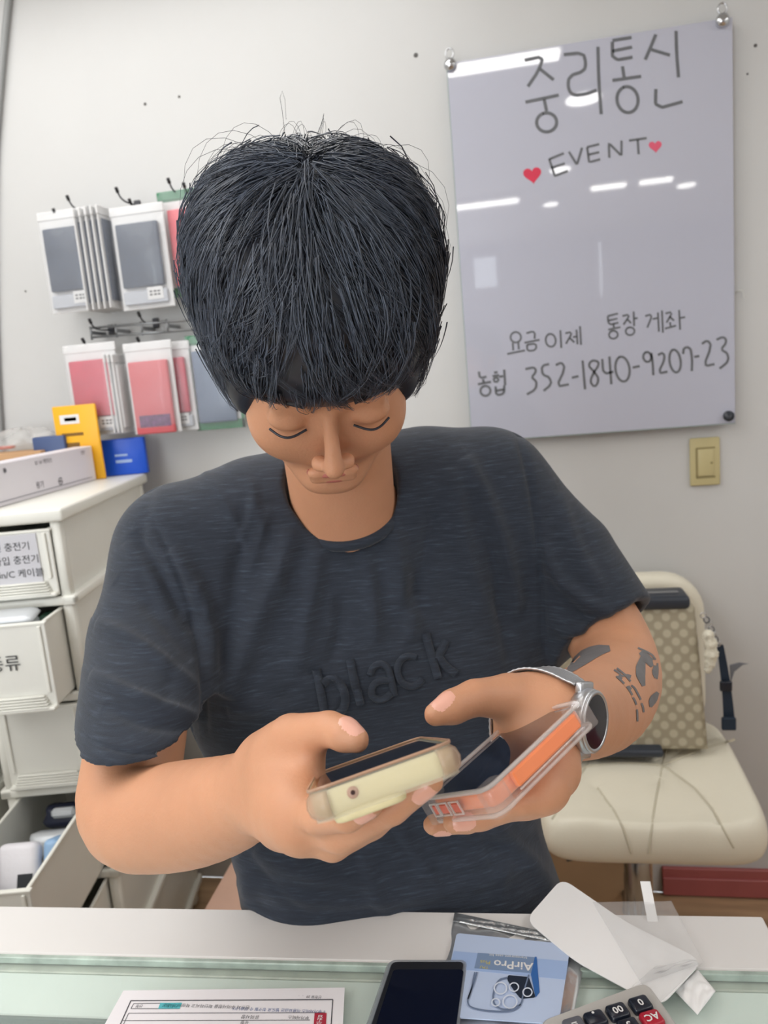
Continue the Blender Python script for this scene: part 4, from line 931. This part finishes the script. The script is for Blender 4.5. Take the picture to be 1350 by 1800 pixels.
text('AirPro', .0125, UZ(902, 1696, cz_ + .0018), flat_rot(aa), PW, pu, bold=.0002); text('Plus', .0058, UZ(853, 1691, cz_ + .0018), flat_rot(aa), mat('gold_print', (206, 190, 90), .5), pu)
text('transparent case kit', .0042, UZ(893, 1681, cz_ + .0018), flat_rot(aa), PW, pu); text('TPU', .0042, UZ(851, 1700, cz_ + .0018), flat_rot(aa), MATS['gold_print'], pu)
tz = cz_ + .0022; up_ = lambda x, y, h=0: UZ(x, y, tz)
T1 = lambda pts: [(740 + x * .237, 1590 + y * .237) for x, y in pts]
mk('phone_drawing', *join(*[ribbon(smoothp(T1(s)), 1.3, up_, 3, None, 2) for s in ([(415, 500), (380, 620), (335, 720), (380, 775), (640, 800), (740, 760), (760, 650), (800, 520)], [(400, 500), (370, 640), (350, 700)], [(640, 540), (560, 560), (520, 730), (620, 790), (740, 740)])]), mat('line_print', (106, 122, 150), .4), pu)
plate(T1([(645, 525), (800, 540), (850, 690), (740, 700), (690, 640), (640, 560)]), cz_ + .0014, .0004, 'camera_print', mat('black_print', (38, 46, 62), .3), pu, 0, .002)
plate(T1([(845, 390), (858, 390), (880, 650), (850, 690), (815, 520)]), cz_ + .0014, .0004, 'blue_edge_print', mat('deep_blue_print', (56, 104, 170), .3), pu)
for cx_, cy_, r_ in ((690, 612, 34), (790, 650, 34), (590, 620, 46), (660, 720, 52), (555, 725, 30)):
    mk('lens_ring', *ribbon(T1(arc(cx_, cy_, r_, r_ * .95, 0, 360, 0, 18)), 1.1, lambda x, y, h=0: UZ(x, y, tz + .0004), 3, None, 2), mat('lens_print', (214, 222, 236), .3), pu)
# --- white peeled sheet, film and tape
ws = thing('backing_sheet', 'large white rounded backing sheet sticking up over the counter edge', 'sheet', UZ(1080, 1640, CZ))
SHW = mat('matt_white_sheet', (244, 244, 244), .55, var=.01)
plate([(924, 1618), (988, 1545), (1100, 1622), (1236, 1690), (1160, 1772), (1010, 1690)], CZ + .0065, .0008, 'sheet', SHW, ws, 0, .014)
fl = thing('plastic_film', 'see-through film with rounded corners over the white sheet', 'film', UZ(1130, 1660, CZ))
crumple([(1042, 1586), (1180, 1584), (1236, 1690), (1152, 1770)], CZ + .0080, 'film', film('clear_film', (238, 238, 238), .16, .10), fl, .006, 26, 3)
crumple([(1150, 1700), (1225, 1688), (1228, 1695), (1110, 1735)], CZ + .010, 'film_fold', MATS['clear_film'], fl, .005, 14, 9)
tpz = thing('tape_strip', 'short white paper tab standing up beside the film', 'tape', UZ(1150, 1605, CZ))
a = UZ(1146, 1612, CZ + .002); mk('tab', *(lambda q: (frame_map(q[0], a, nrm(cxd), nrm(-cyd * .35 + A([0, 0, -.2])), nrm(cyd + A([0, 0, .4]))), q[1]))(rbox((0.0, -.012, 0), (.0095, .042, .0006), .0002, 1)), SHW, tpz)
crumple([(1226, 1704), (1258, 1742), (1226, 1784), (1184, 1740)], gz + .001, 'curled_end', SHW, tpz, .003, 14, 4)
# --- calculator
cl = thing('calculator', 'grey desk calculator with black keys and a red AC key', 'calculator', UZ(1080, 1790, gz))
c0, c1, c2, c3 = [UZ(x, y, gz + .010) for x, y in ((952, 1811), (1133, 1745), (1222, 1900), (1010, 1960))]
V, Fc = prism([p[:2] for p in (lambda L: L)([c3, c2, c1, c0])], gz, gz + .010, .003, 2); q_ = []
plate([(1010, 1990), (1240, 1890), (1137, 1742), (948, 1813)], gz, .0105, 'body', mat('warm_grey_plastic', (186, 184, 180), .45, var=.03, bump=.1), cl, .002, .010)
kz = gz + .0105; du = UZ(1128, 1768, kz) - UZ(1084, 1781, kz); du = nrm(du); dw = A([du[1], -du[0], 0]); ka_ = atan2(du[1], du[0])
KB = mat('black_key', (28, 34, 46), .25); KR = mat('red_key', (172, 32, 52), .25); KG = mat('grey_key', (96, 98, 106), .35)
def key(x, y, s, m, sc=.0085):
    c = UZ(x, y, kz); V, Fc = prism(rrect(.0165, .0135, .0028, 4), 0, .0052, .0014, 2)
    V = A(V); V[:, :2] *= (1.08 - V[:, 2:3] * 22); k = mk('key', frame_map(V, c, du, -dw, A([0, 0, 1.])), Fc, m, cl, True)
    if s: text(s, sc, c + A([0, 0, .0054]), flat_rot(ka_ + pi), PW, k, 'key_legend', .0002)
key(1126, 1771, '0', KB); key(1086, 1784, '00', KB); key(1047, 1797, '.', KB, .016); key(1146, 1797, 'AC', KR); key(1106, 1811, '3', KB); key(1010, 1809, '=', KG)
# ================================================================== slim drawer towers, boxes and the chair
IV = mat('ivory_plastic', (236, 236, 228), .38, var=.02, vscale=4); IVD = mat('frosted_drawer', (232, 232, 225), .35, var=.02)
tA = radians(11); TO = A([-.887, 1.318, 0]); tx = A([cos(tA), sin(tA), 0]); ty = A([-sin(tA), cos(tA), 0])
PR_ = mat('black_print_ink', (52, 54, 56), .6)
def tower(name, label, du, tiers, D=.56, Wd=.20):
    """du: shift of the right front edge along the front; tiers: (z0, z1, how far the drawer is pulled out)"""
    O = TO + tx * du
    m_ = lambda q: (O + A(q[0], float)[:, :1] * tx + A(q[0], float)[:, 1:2] * ty + A(q[0], float)[:, 2:3] * A([0, 0, 1.]), q[1])
    t = thing(name, label, 'drawer tower', O + ty * D / 2 - tx * Wd / 2)
    mk('top_slab', *m_(rbox((-Wd / 2, D / 2, 1.247), (Wd + .024, D + .02, .026), .006, 3)), IV, t, True)
    for (z0, z1, out) in tiers:
        for sx in (0, 1):
            for sy in (0, 1): mk('post', *m_(rbox((-.010 if sx else -Wd + .010, .012 if not sy else D - .012, (z0 + z1) / 2), (.020, .024, z1 - z0), .003, 1)), IV, t, True)
        mk('side_panel', *m_(rbox((-.006, D / 2, (z0 + z1) / 2), (.004, D - .04, z1 - z0), .001, 1)), IVD, t)
        mk('side_panel', *m_(rbox((-Wd + .006, D / 2, (z0 + z1) / 2), (.004, D - .04, z1 - z0), .001, 1)), IVD, t)
        mk('ledge', *m_(join(rbox((-.004, D / 2, z0), (.026, D + .012, .020), .004, 2), rbox((-Wd + .004, D / 2, z0), (.026, D + .012, .020), .004, 2), rbox((-Wd / 2, .004, z0), (Wd + .018, .020, .018), .004, 2))), IV, t, True)
        h = z1 - z0 - .030; w_ = Wd - .050; zb = z0 + .014; L_ = D - .06
        d = mk('drawer', *m_(join(rbox((-Wd / 2, L_ / 2 - out, zb + .002), (w_, L_, .004), .001, 1), rbox((-Wd / 2 - w_ / 2 + .0015, L_ / 2 - out, zb + h / 2), (.003, L_, h), .001, 1), rbox((-Wd / 2 + w_ / 2 - .0015, L_ / 2 - out, zb + h / 2), (.003, L_, h), .001, 1),
             rbox((-Wd / 2, L_ - out - .002, zb + h / 2), (w_, .003, h), .001, 1), rbox((-Wd / 2, -out - .004, zb + h / 2), (w_ + .012, .006, h), .002, 2))), IVD, t)
        mk('drawer_rim', *m_(join(rbox((-Wd / 2 - w_ / 2, L_ / 2 - out, zb + h), (.007, L_, .005), .001, 1), rbox((-Wd / 2 + w_ / 2, L_ / 2 - out, zb + h), (.007, L_, .005), .001, 1), rbox((-Wd / 2, -out - .004, zb + h), (w_ + .016, .010, .005), .001, 1))), IV, d)
        gr_ = [rbox((-Wd / 2, -out - .013, zb + .008 + k * .0052), (w_ - .012 - k * .004, .016 - k * .002, .0038), .001, 1) for k in range(5)]
        mk('handle', *m_(join(rbox((-Wd / 2, -out - .012, zb + .004), (w_ + .010, .016, .008), .003, 2), *gr_)), IV, d, True)
        if z1 - z0 < .3: [mk('front_frame', *m_(rbox((-Wd / 2 + sg * (w_ / 2 - .005), -out - .009, zb + h / 2 + .015), (.006, .005, h - .04), .001, 1)), IV, d) for sg in (-1, 1)]
    for sx in (0, 1):
        for sy in (0, 1): mk('foot', *m_(rbox((-.02 if sx else -Wd + .02, .03 if not sy else D - .03, .03), (.03, .03, .06), .004, 1)), IV, t)
    return t, m_
T1_, mT = tower('drawer_tower', 'slim white drawer tower with several drawers pulled open, left of the person', 0, [(1.075, 1.236, 0), (.875, 1.075, .085), (.675, .875, 0), (.475, .675, .30), (.275, .475, .10), (.06, .275, 0)])
T2_, mT2 = tower('drawer_tower', 'second white drawer tower at the left edge of the picture', -.235, [(1.075, 1.236, 0), (.875, 1.075, 0), (.675, .875, .0), (.475, .675, .26), (.275, .475, 0), (.06, .275, 0)])
# paper label in the top drawer and writing on the second
lab = mk('paper_label', *mT(rbox((-.104, -.0085, 1.162), (.118, .002, .108), .0005, 1)), mat('grey_paper', (206, 206, 212), .5), T1_)
TR_ = np.stack([tx, A([0, 0, 1.]), -ty], 1)
for i, s in enumerate(('8핀 충전기', 'C타입 충전기', '5pin/C 케이블')):
    text(s, .0185, TO + tx * (-.100 + .003 * i) + ty * -.0102 + A([0, 0, 1.192 - .027 * i]), TR_, PR_, lab)
text('종류', .034, TO + tx * -.105 + ty * -.0945 + A([0, 0, .985]), TR_, PR_, bpy.data.objects['drawer.001'] if 'drawer.001' in bpy.data.objects else T1_)
# contents of the open drawers
def packet(name, label, c, s, m, extra=None, parent_m=mT, rz=0.0, rx=0.0, group=None):
    V, Fc = rbox((0, 0, 0), s, min(s) * .35, 3)
    V = A(V); rg = np.random.default_rng(int(c[2] * 1000)); V[:, 0] += .04 * s[0] * np.sin(9 * V[:, 2] / s[2]); cr, sr = cos(rx), sin(rx)
    V = np.stack([V[:, 0], V[:, 1] * cr - V[:, 2] * sr, V[:, 1] * sr + V[:, 2] * cr], 1); V = rotz(V, rz) + A(c)
    q = parent_m((V, Fc)); t = thing(name, label, 'packet', q[0].mean(0) - A([0, 0, s[2] / 2]), group)
    mk('wrapper', *q, m, t, True)
    if extra:
        e, me_, es = extra; V, Fc = rbox(e, es, min(es) * .3, 1); V = A(V); V = np.stack([V[:, 0], V[:, 1] * cr - V[:, 2] * sr, V[:, 1] * sr + V[:, 2] * cr], 1); V = rotz(V, rz) + A(c)
        mk('print_panel', *parent_m((V, Fc)), me_, t)
SILV = mat('silver_bag', (206, 210, 214), .3, .2, bump=.7, bscale=40, var=.06); BLKP = mat('black_label', (34, 38, 44), .5)
packet('plastic_packet', 'clear grey packet poking out at the top of the second drawer', (-.115, -.045, 1.058), (.12, .05, .030), SILV, ((.01, -.026, .0), BLKP, (.04, .001, .004)), rx=.2)
packet('plastic_packet', 'white packet lying in the second drawer', (-.11, -.03, 1.018), (.13, .085, .045), mat('white_bag', (232, 230, 236), .35, bump=.6, bscale=40), ((-.03, -.042, -.004), mat('lilac_print', (140, 130, 168), .5), (.04, .002, .006)), rx=.1)
packet('plastic_packet', 'green dark item behind the packets of the second drawer', (-.05, .01, 1.035), (.04, .05, .03), mat('dark_green', (50, 84, 66), .5))
z4 = .60
packet('plastic_packet', 'white packet with a black label in the open fourth drawer', (-.115, -.155, z4 - .01), (.075, .035, .115), mat('white_bag', (0, 0, 0)), ((.018, -.0185, -.01), BLKP, (.028, .001, .026)), rx=-.5)
packet('plastic_packet', 'front packet with a black label at the left of the fourth drawer', (-.150, -.235, z4 - .03), (.045, .030, .10), SILV, ((.004, -.0165, -.005), BLKP, (.026, .001, .022)), rx=-.5)
packet('plastic_packet', 'light blue packet along the right wall of the fourth drawer', (-.055, -.13, z4 - .005), (.030, .06, .09), mat('light_blue_pack', (150, 186, 224), .35, bump=.4), rx=-.4)
packet('plastic_packet', 'dark packet at the back of the fourth drawer', (-.085, .02, z4 + .005), (.10, .05, .05), mat('dark_pack', (44, 48, 66), .3, bump=.5), ((.0, -.03, .012), SILV, (.05, .02, .02)), rx=-.3)
packet('plastic_packet', 'crumpled silver packet under the dark one in the fourth drawer', (-.085, -.05, z4 - .015), (.11, .06, .05), SILV, rx=-.4)

# things on top of the tower
def top(px_, py_, yy): return UY(px_, py_, yy)
ZT = 1.2605
wb = thing('white_box', 'long white carton with small grey print on top of the drawer tower', 'box', TO + tx * -.11 + ty * .18 + A([0, 0, ZT]))
box_m = lambda q: (TO + A(q[0], float)[:, :1] * tx + A(q[0], float)[:, 1:2] * ty + A([0, 0, 1.]) * (A(q[0], float)[:, 2:3] + ZT), q[1])
pL, pR = UZ(0, 892, ZT), UZ(170, 843, ZT); bX = nrm(pR - pL); bY = A([-bX[1], bX[0], 0]); WX, WY = np.linalg.norm(pR - pL) + .06, .05
WZ = .5 * (UY(0, 819, pL[1])[2] + UY(170, 780, pR[1])[2]) - ZT
def bm2(q): V = A(q[0], float); return pR + V[:, :1] * bX + V[:, 1:2] * bY + V[:, 2:3] * A([0, 0, 1.]), q[1]
mk('carton', *bm2(rbox((-WX / 2, WY / 2, WZ / 2), (WX, WY, WZ), .002, 1)), mat('white_carton', (230, 226, 232), .5, var=.01), wb)
mk('lid_seam', *bm2(rbox((-WX / 2, -.0006, .010), (WX * .9, .0012, .0014))), mat('carton_seam', (150, 148, 156), .6), wb)
R14 = np.stack([bX, A([0, 0, 1.]), -bY], 1)
for s, x, z, sz in (('◉', 8, 828, .014), ('ㅁ ㅂ 케이스', 76, 812, .014), ('양면', 145, 796, .011), ('용기', 70, 853, .017), ('㉿', 106, 847, .020)):
    d_ = ray(x, z); tt_ = ((pR - CO) @ bY) / (d_ @ bY); text(s, sz, CO + d_ * tt_ - bY * .0012, R14, mat('grey_print', (96, 94, 100), .6), wb)
def standing(name, label, cat, px0, py0, px1, py1, yy, m, th=.012, yaw=.15, extra=()):
    a = UY(px0, py1, yy); a[2] = ZT; b = UY(px1, py0, yy); w_ = b[0] - a[0]; h_ = b[2] - a[2]; c = (a + b) / 2
    t = thing(name, label, cat, (c[0], yy, a[2])); rt = lambda q: (rotz(q[0], yaw, c), q[1])
    mk('body', *rt(rbox(c, (w_, th, h_), min(th * .35, .003), 2)), m, t, True)
    for nm, dx, dz, sx, sz, mm_ in extra: mk(nm, *rt(rbox(c + A([dx * w_, -th / 2 - .0004, dz * h_]), (sx * w_, .001, sz * h_), .0003, 1)), mm_, t)
    return t
yb = 1.68
standing('yellow_pack', 'yellow hang-tag pack standing behind the white carton', 'packet', 112, 709, 167, 843, 1.795, mat('yellow_card', (240, 178, 34), .4, var=.03), .008, .0, (('white_label', -.12, .32, .45, .12, PW), ('barcode', -.10, .32, .28, .05, BLKP), ('print_block', -.10, .12, .5, .04, mat('brown_print', (120, 84, 20), .5)), ('print_block', -.12, -.03, .3, .08, MATS['brown_print'])))
standing('blue_packet', 'bright blue packet beside the white carton', 'packet', 178, 768, 250, 838, 1.86, mat('bright_blue_bag', (24, 88, 214), .35, bump=.4, bscale=30, var=.06), .020, .2, (('white_print', .02, .05, .25, .06, mat('pale_blue_print', (170, 196, 240), .5)), ('white_print', .06, -.12, .32, .08, MATS['pale_blue_print'])))
standing('navy_box', 'small navy and white box behind the white carton', 'box', 80, 764, 118, 856, 1.80, mat('navy_white_box', (64, 82, 124), .45), .05, .1, (('white_panel', .05, -.1, .7, .5, PW),))
standing('cardboard_box', 'flat brown cardboard box lying behind the white carton', 'box', -60, 790, 80, 872, 1.78, mat('cardboard', (182, 144, 106), .75, var=.06, bump=.2, bscale=80), .10, .15, (('fold_line', .0, .3, .9, .04, mat('cardboard_line', (150, 116, 84), .8)),))
t = thing('crumpled_bag', 'crumpled clear bag on the boxes at the far left', 'bag', UY(50, 790, 1.86)); r5 = np.random.default_rng(2); f5 = []
c = UY(40, 776, 1.86); V = []; n5 = 18
for j in range(n5):
    for i in range(2 * n5):
        a, b = 2 * pi * i / (2 * n5), pi * j / (n5 - 1); rr5 = 1 + .13 * sin(5 * a + 2 * b) + r5.normal(0, .05); V.append(c + A([.10 * sin(b) * cos(a), .05 * sin(b) * sin(a), .034 * cos(b)]) * rr5)
mk('bag', V, [[j * 2 * n5 + i, j * 2 * n5 + (i + 1) % (2 * n5), (j + 1) * 2 * n5 + (i + 1) % (2 * n5), (j + 1) * 2 * n5 + i] for j in range(n5 - 1) for i in range(2 * n5)], film('bag_film', (226, 226, 224), .35, .1), t, True)
mk('red_item', *rbox(c + A([-.045, -.02, -.012]), (.06, .02, .008), .003, 2), mat('red_print', (226, 92, 76), .5), t, True)

# cardboard boxes on the floor behind the person
KRAFT = mat('kraft_card', (196, 168, 122), .8, var=.05, bump=.2, bscale=60); PKC = mat('pinkish_card', (196, 160, 142), .8, var=.05, bump=.2, bscale=60)
def carton(label, x0, x1, y, d, z0, z1, m):
    t = thing('cardboard_box', label, 'box', ((x0 + x1) / 2, y, z0)); cx_ = (x0 + x1) / 2
    mk('carton', *rbox((cx_, y, (z0 + z1) / 2), (x1 - x0, d, z1 - z0), .003, 1), m, t); mk('flap', *rbox((cx_ - (x1 - x0) / 4 - .001, y, z1 + .002), ((x1 - x0) / 2 - .003, d - .002, .004), .001, 1), m, t); mk('flap', *rbox((cx_ + (x1 - x0) / 4 + .001, y, z1 + .002), ((x1 - x0) / 2 - .003, d - .002, .004), .001, 1), m, t)
    mk('tape', *rbox((cx_, y - d / 2 - .0006, z1 - .03), (.05, .001, .06), .0003, 1), mat('packing_tape', (190, 158, 110), .3), t)
carton('tall tan cardboard box behind the man, left side', -.66, -.28, 1.76, .30, .0, .86, KRAFT)
carton('low pinkish cardboard box in front of the tall tan one', -.72, -.20, 1.42, .26, .0, .36, PKC)
carton('brown cardboard box beside the chair stem', -.10, .28, 1.89, .10, .0, .34, mat('brown_card', (170, 138, 104), .8, var=.06))

# ------------------------------------------------------------------ chair
LEA = mat('cream_leatherette', (228, 222, 204), .42, bump=.12, bscale=220, var=.015)
SZ = .55; s0 = UZ(955, 1425, SZ); s1 = UZ(1335, 1425, SZ); ccx = (s0[0] + s1[0]) / 2 + .002; cw = .45; cyf, cyr = 1.40, 1.82
ch = thing('swivel_chair', 'cream quilted leatherette swivel chair by the wall', 'chair', (ccx, 1.6, 0))
seams = [[(1165, 1345), (1178, 1286)], [(1165, 1345), (1230, 1318), (1292, 1300)], [(1165, 1345), (1240, 1400), (1290, 1490)], [(1165, 1345), (1150, 1420), (1140, 1500)], [(1165, 1345), (1090, 1340), (1010, 1350)], [(1050, 1385), (1090, 1440), (1110, 1500)], [(1035, 1340), (970, 1440)], [(1010, 1350), (985, 1310)]]
sw3 = [resample([UZ(x, y, SZ) for x, y in s], .01) for s in seams]
allp = np.concatenate(sw3)
nx_, ny_ = 110, 100; V = []
def seat_z(x, y):
    u = (x - ccx) / (cw / 2); v = (y - (cyf + cyr) / 2) / ((cyr - cyf) / 2); e = max(0, 1 - (abs(u) ** 5 + abs(v) ** 5)); return e ** .32
def sqr(a, n_=7.0): return np.sign(cos(a)) * abs(cos(a)) ** (2 / n_), np.sign(sin(a)) * abs(sin(a)) ** (2 / n_)
V = []; Fc = []; NR, NA = 44, 120; TH = .092
for j in range(NR):
    t = j / (NR - 1)
    if t < .62: r = (t / .62) ** .8 * .90; zz = 0.0; k = r
    else:
        b = (t - .62) / .38 * pi; r = .90 + .10 * sin(b) ** 1.0 if b < pi else .9; r = .90 + .10 * sin(b); zz = -(1 - cos(b)) / 2 * TH
    for i in range(NA):
        a = 2 * pi * i / NA; su, sv = sqr(a); x = ccx + su * r * cw / 2; y = (cyf + cyr) / 2 + sv * r * (cyr - cyf) / 2; z = SZ + zz + .03 * max(0, (y - 1.45) / .4)
        if zz > -TH * .6:
            dmin = np.min(np.hypot(allp[:, 0] - x, allp[:, 1] - y)); z += .009 * (1 - math.exp(-(dmin / .030) ** 1.2)) * (1 if zz == 0 else max(0, 1 + zz / TH * 1.4)) - .004
            if dmin < .004: z -= .0022
        V.append((x, y, z))
for j in range(NR - 1):
    for i in range(NA): Fc.append([j * NA + i, j * NA + (i + 1) % NA, (j + 1) * NA + (i + 1) % NA, (j + 1) * NA + i][::-1])
Fc.append([(NR - 1) * NA + i for i in range(NA)])
seat = mk('seat', V, Fc, LEA, ch, True)
SEAM = mat('seam_thread', (200, 193, 172), .6)
# raised seam piping on the quilt
SBV = bvh_of(A(V), Fc)
sp_ = on(SBV, .0004, 1.7)
for s in seams: mk('seam', *ribbon(smoothp(s, 1), 2.0, sp_, 5, lambda s: .0022 * (1 - s * s), 5), SEAM, seat, True)
pb = UY(1120, 1010, 1.86); bcx = UY(1110, 1060, 1.86)[0]; bz = pb[2]
V, Fc = prism(rrect(.40, .42, .10, 8, bcx - .03, 0), -.035, .035, .022, 4); V = A(V); V = np.stack([V[:, 0], 1.865 + V[:, 2] + .02 * ((V[:, 0] - bcx) / .2) ** 2, V[:, 1] + bz - .21], 1)
bk = mk('backrest', V, Fc, LEA, ch, True)
mk('backrest_bracket', *rbox((ccx, 1.83, .60), (.09, .03, .22), .008, 2), mat('dark_metal', (86, 88, 90), .35, .8), ch)
cxs = UZ(1100, 1560, .35)[0]
mk('gas_column', *lathe([(0, .10), (.030, .10), (.030, .30), (.0285, .31), (.0285, .44), (0, .44)], 28, (0, 0, 1), (ccx - .01, 1.60, 0)), mat('chrome_column', (170, 172, 174), .2, .95), ch, True)
mk('seat_plate', *rbox((ccx - .01, 1.6, .452), (.24, .22, .012), .004, 1), MATS['dark_metal'], ch)
mk('lever', *tube([(ccx, 1.52, .44), (ccx - .12, 1.47, .44), (ccx - .17, 1.46, .435)], .006, 8), MATS['dark_metal'], ch, True)
for k in range(5):
    a = 2 * pi * k / 5 + .3; e = A([ccx - .01 + .26 * cos(a), 1.60 + .26 * sin(a), 0])
    mk('leg', *tube([(ccx - .01, 1.60, .115), (ccx - .01 + .13 * cos(a), 1.60 + .13 * sin(a), .095), e + A([0, 0, .07])], [.022, .018, .013], 10), MATS['chrome_column'], ch, True)
    mk('caster', *lathe([(0, -.012), (.022, -.012), (.026, -.006), (.026, .006), (.022, .012), (0, .012)], 20, (-sin(a), cos(a), 0), e + A([0, 0, .026])), BLKP, ch, True)
# ------------------------------------------------------------------ bag on the chair
def canvas():
    m = bpy.data.materials.new('dotted_canvas'); m.use_nodes = True; nt = m.node_tree; N = nt.nodes; L = nt.links; b = N['Principled BSDF']; b.inputs['Roughness'].default_value = .55
    tc = N.new('ShaderNodeTexCoord'); sp = N.new('ShaderNodeSeparateXYZ'); L.new(tc.outputs['Object'], sp.inputs[0])
    def M(op, a, c=None):
        n = N.new('ShaderNodeMath'); n.operation = op
        for i, v in enumerate((a, c)):
            if v is None: continue
            if isinstance(v, (int, float)): n.inputs[i].default_value = v
            else: L.new(v, n.inputs[i])
        return n.outputs[0]
    S_ = 28.0; p = M('MULTIPLY', M('ADD', sp.outputs[0], sp.outputs[2]), S_); q = M('MULTIPLY', M('SUBTRACT', sp.outputs[0], sp.outputs[2]), S_)
    fp = M('SUBTRACT', M('FRACT', M('ADD', p, 50.0)), .5); fq = M('SUBTRACT', M('FRACT', M('ADD', q, 50.0)), .5)
    d = M('SQRT', M('ADD', M('MULTIPLY', fp, fp), M('MULTIPLY', fq, fq)))
    mr = N.new('ShaderNodeMapRange'); mr.inputs[1].default_value = .26; mr.inputs[2].default_value = .42; L.new(d, mr.inputs[0])
    mx = N.new('ShaderNodeMix'); mx.data_type = 'RGBA'; mx.inputs['A'].default_value = (*lin((184, 175, 152)), 1); mx.inputs['B'].default_value = (*lin((156, 146, 124)), 1)
    L.new(mr.outputs[0], mx.inputs['Factor']); L.new(mx.outputs['Result'], b.inputs['Base Color']); return m
BAGM = canvas(); BT = mat('dark_leather_trim', (44, 50, 60), .4, var=.1)
b0, b1 = UY(1244, 1075, 1.62), UY(1246, 1282, 1.64); bw = .36; bcx_ = b1[0] - bw / 2; SB_ = SZ + .022; bh = b0[2] - (SB_ + .012)
bg = thing('shoulder_bag', 'beige dotted canvas shoulder bag with dark trim on the chair', 'bag', (bcx_, 1.68, SZ + .01))
V, Fc = prism([(-bw / 2, 0), (bw / 2, 0), (bw / 2 - .008, bh * .93), (bw / 2 - .035, bh), (-bw / 2 + .035, bh), (-bw / 2 + .008, bh * .93)], -.055, .055, .016, 3); V = A(V); zz = V[:, 1]
V = np.stack([bcx_ + V[:, 0], 1.690 + V[:, 2] * (1 - .35 * zz / bh) + .06 * zz / bh, SB_ + .012 + zz], 1)
bb = mk('bag_body', V, Fc, BAGM, bg, True)
mk('top_trim', *rbox((bcx_ - .005, 1.742, SB_ + .012 + bh - .006), (bw - .03, .085, .030), .010, 3), BT, bg, True)
mk('zip', *rbox((bcx_ - .005, 1.735, SB_ + .012 + bh + .010), (bw - .07, .012, .004), .001, 1), mat('zip_metal', (150, 152, 156), .3, .8), bg)
mk('base_trim', *rbox((bcx_ - .04, 1.672, SB_ + .018), (bw - .12, .125, .018), .006, 2), BT, bg, True)
# clip, chain and furry charm at the bag's right corner
P = [UY(x, y, 1.70) for x, y in ((1236, 1082), (1244, 1092), (1250, 1104), (1254, 1118), (1262, 1132))]
for i, p in enumerate(resample(smoothp(P), .011)):
    a5 = np.linspace(0, 2 * pi, 13); o5 = [p + A([.006 * cos(a), .003 * sin(a) * (i % 2), .006 * sin(a)]) for a in a5]; mk('chain_link', *tube(o5, .0013, 6, False), BT if i % 2 else CHR, bg, True)
st = [UY(x, y, 1.70) for x, y in ((1266, 1134), (1272, 1170), (1278, 1215), (1281, 1250), (1283, 1282))]
def flatstrap(P, w_, th=.004):
    V = []
    for p, ww in zip(P, w_):
        for dx, dy in ((-1, 0), (1, 0), (1, 1), (-1, 1)): V.append(p + A([dx * ww / 2, dy * th, 0]))
    return A(V), [[i * 4 + k, i * 4 + (k + 1) % 4, (i + 1) * 4 + (k + 1) % 4, (i + 1) * 4 + k] for i in range(len(P) - 1) for k in range(4)] + [[3, 2, 1, 0], [len(V) - 4 + k for k in range(4)]]
SP = smoothp(st); mk('strap', *flatstrap(SP, np.linspace(.013, .026, len(SP))), mat('navy_strap', (26, 42, 60), .7, bump=.4, bscale=400), bg)
q = UY(1276, 1206, 1.69); mk('buckle', *rbox(q, (.026, .008, .024), .003, 2), mat('black_buckle', (24, 30, 42), .3), bg, True)
q = UY(1281, 1272, 1.69); mk('strap_end', *rbox(q, (.030, .010, .030), .002, 1), MATS['navy_strap'], bg)
fz = Field(UY(1248, 1150, 1.68) - .06, UY(1248, 1150, 1.68) + .06, .003)
for (x, y, r) in ((1245, 1116, .011), (1249, 1132, .013), (1250, 1150, .014), (1248, 1166, .011), (1244, 1178, .007)):
    c = UY(x, y, 1.68); fz.cone(c, c + .001, r, r, .01)
FV, FQ = fz.mesh(); FN = vnormals(FV, FQ); FV = FV + FN * (np.random.default_rng(3).normal(0, .0012, len(FV)))[:, None]
fc = mk('furry_charm', FV, FQ, mat('cream_fur', (232, 226, 208), .95, bump=1.0, bscale=200), None, label='cream furry charm hanging from the bag corner', cat='charm')
V, Fc = prism([(0, 0), (.012, .03), (.040, .042), (.016, .036), (.008, .060), (-.004, .055)][::-1] if False else [(-.004, -.030), (.004, -.004), (.022, .012), (.034, .014), (.014, .0175), (-.006, .012)], 0, .003, .0008, 1); V = A(V); c = UY(1288, 1178, 1.705)
mk('grey_tag', np.stack([c[0] + V[:, 0], c[1] + V[:, 2], c[2] + V[:, 1]], 1), Fc, mat('grey_leather', (112, 114, 120), .5), bg)
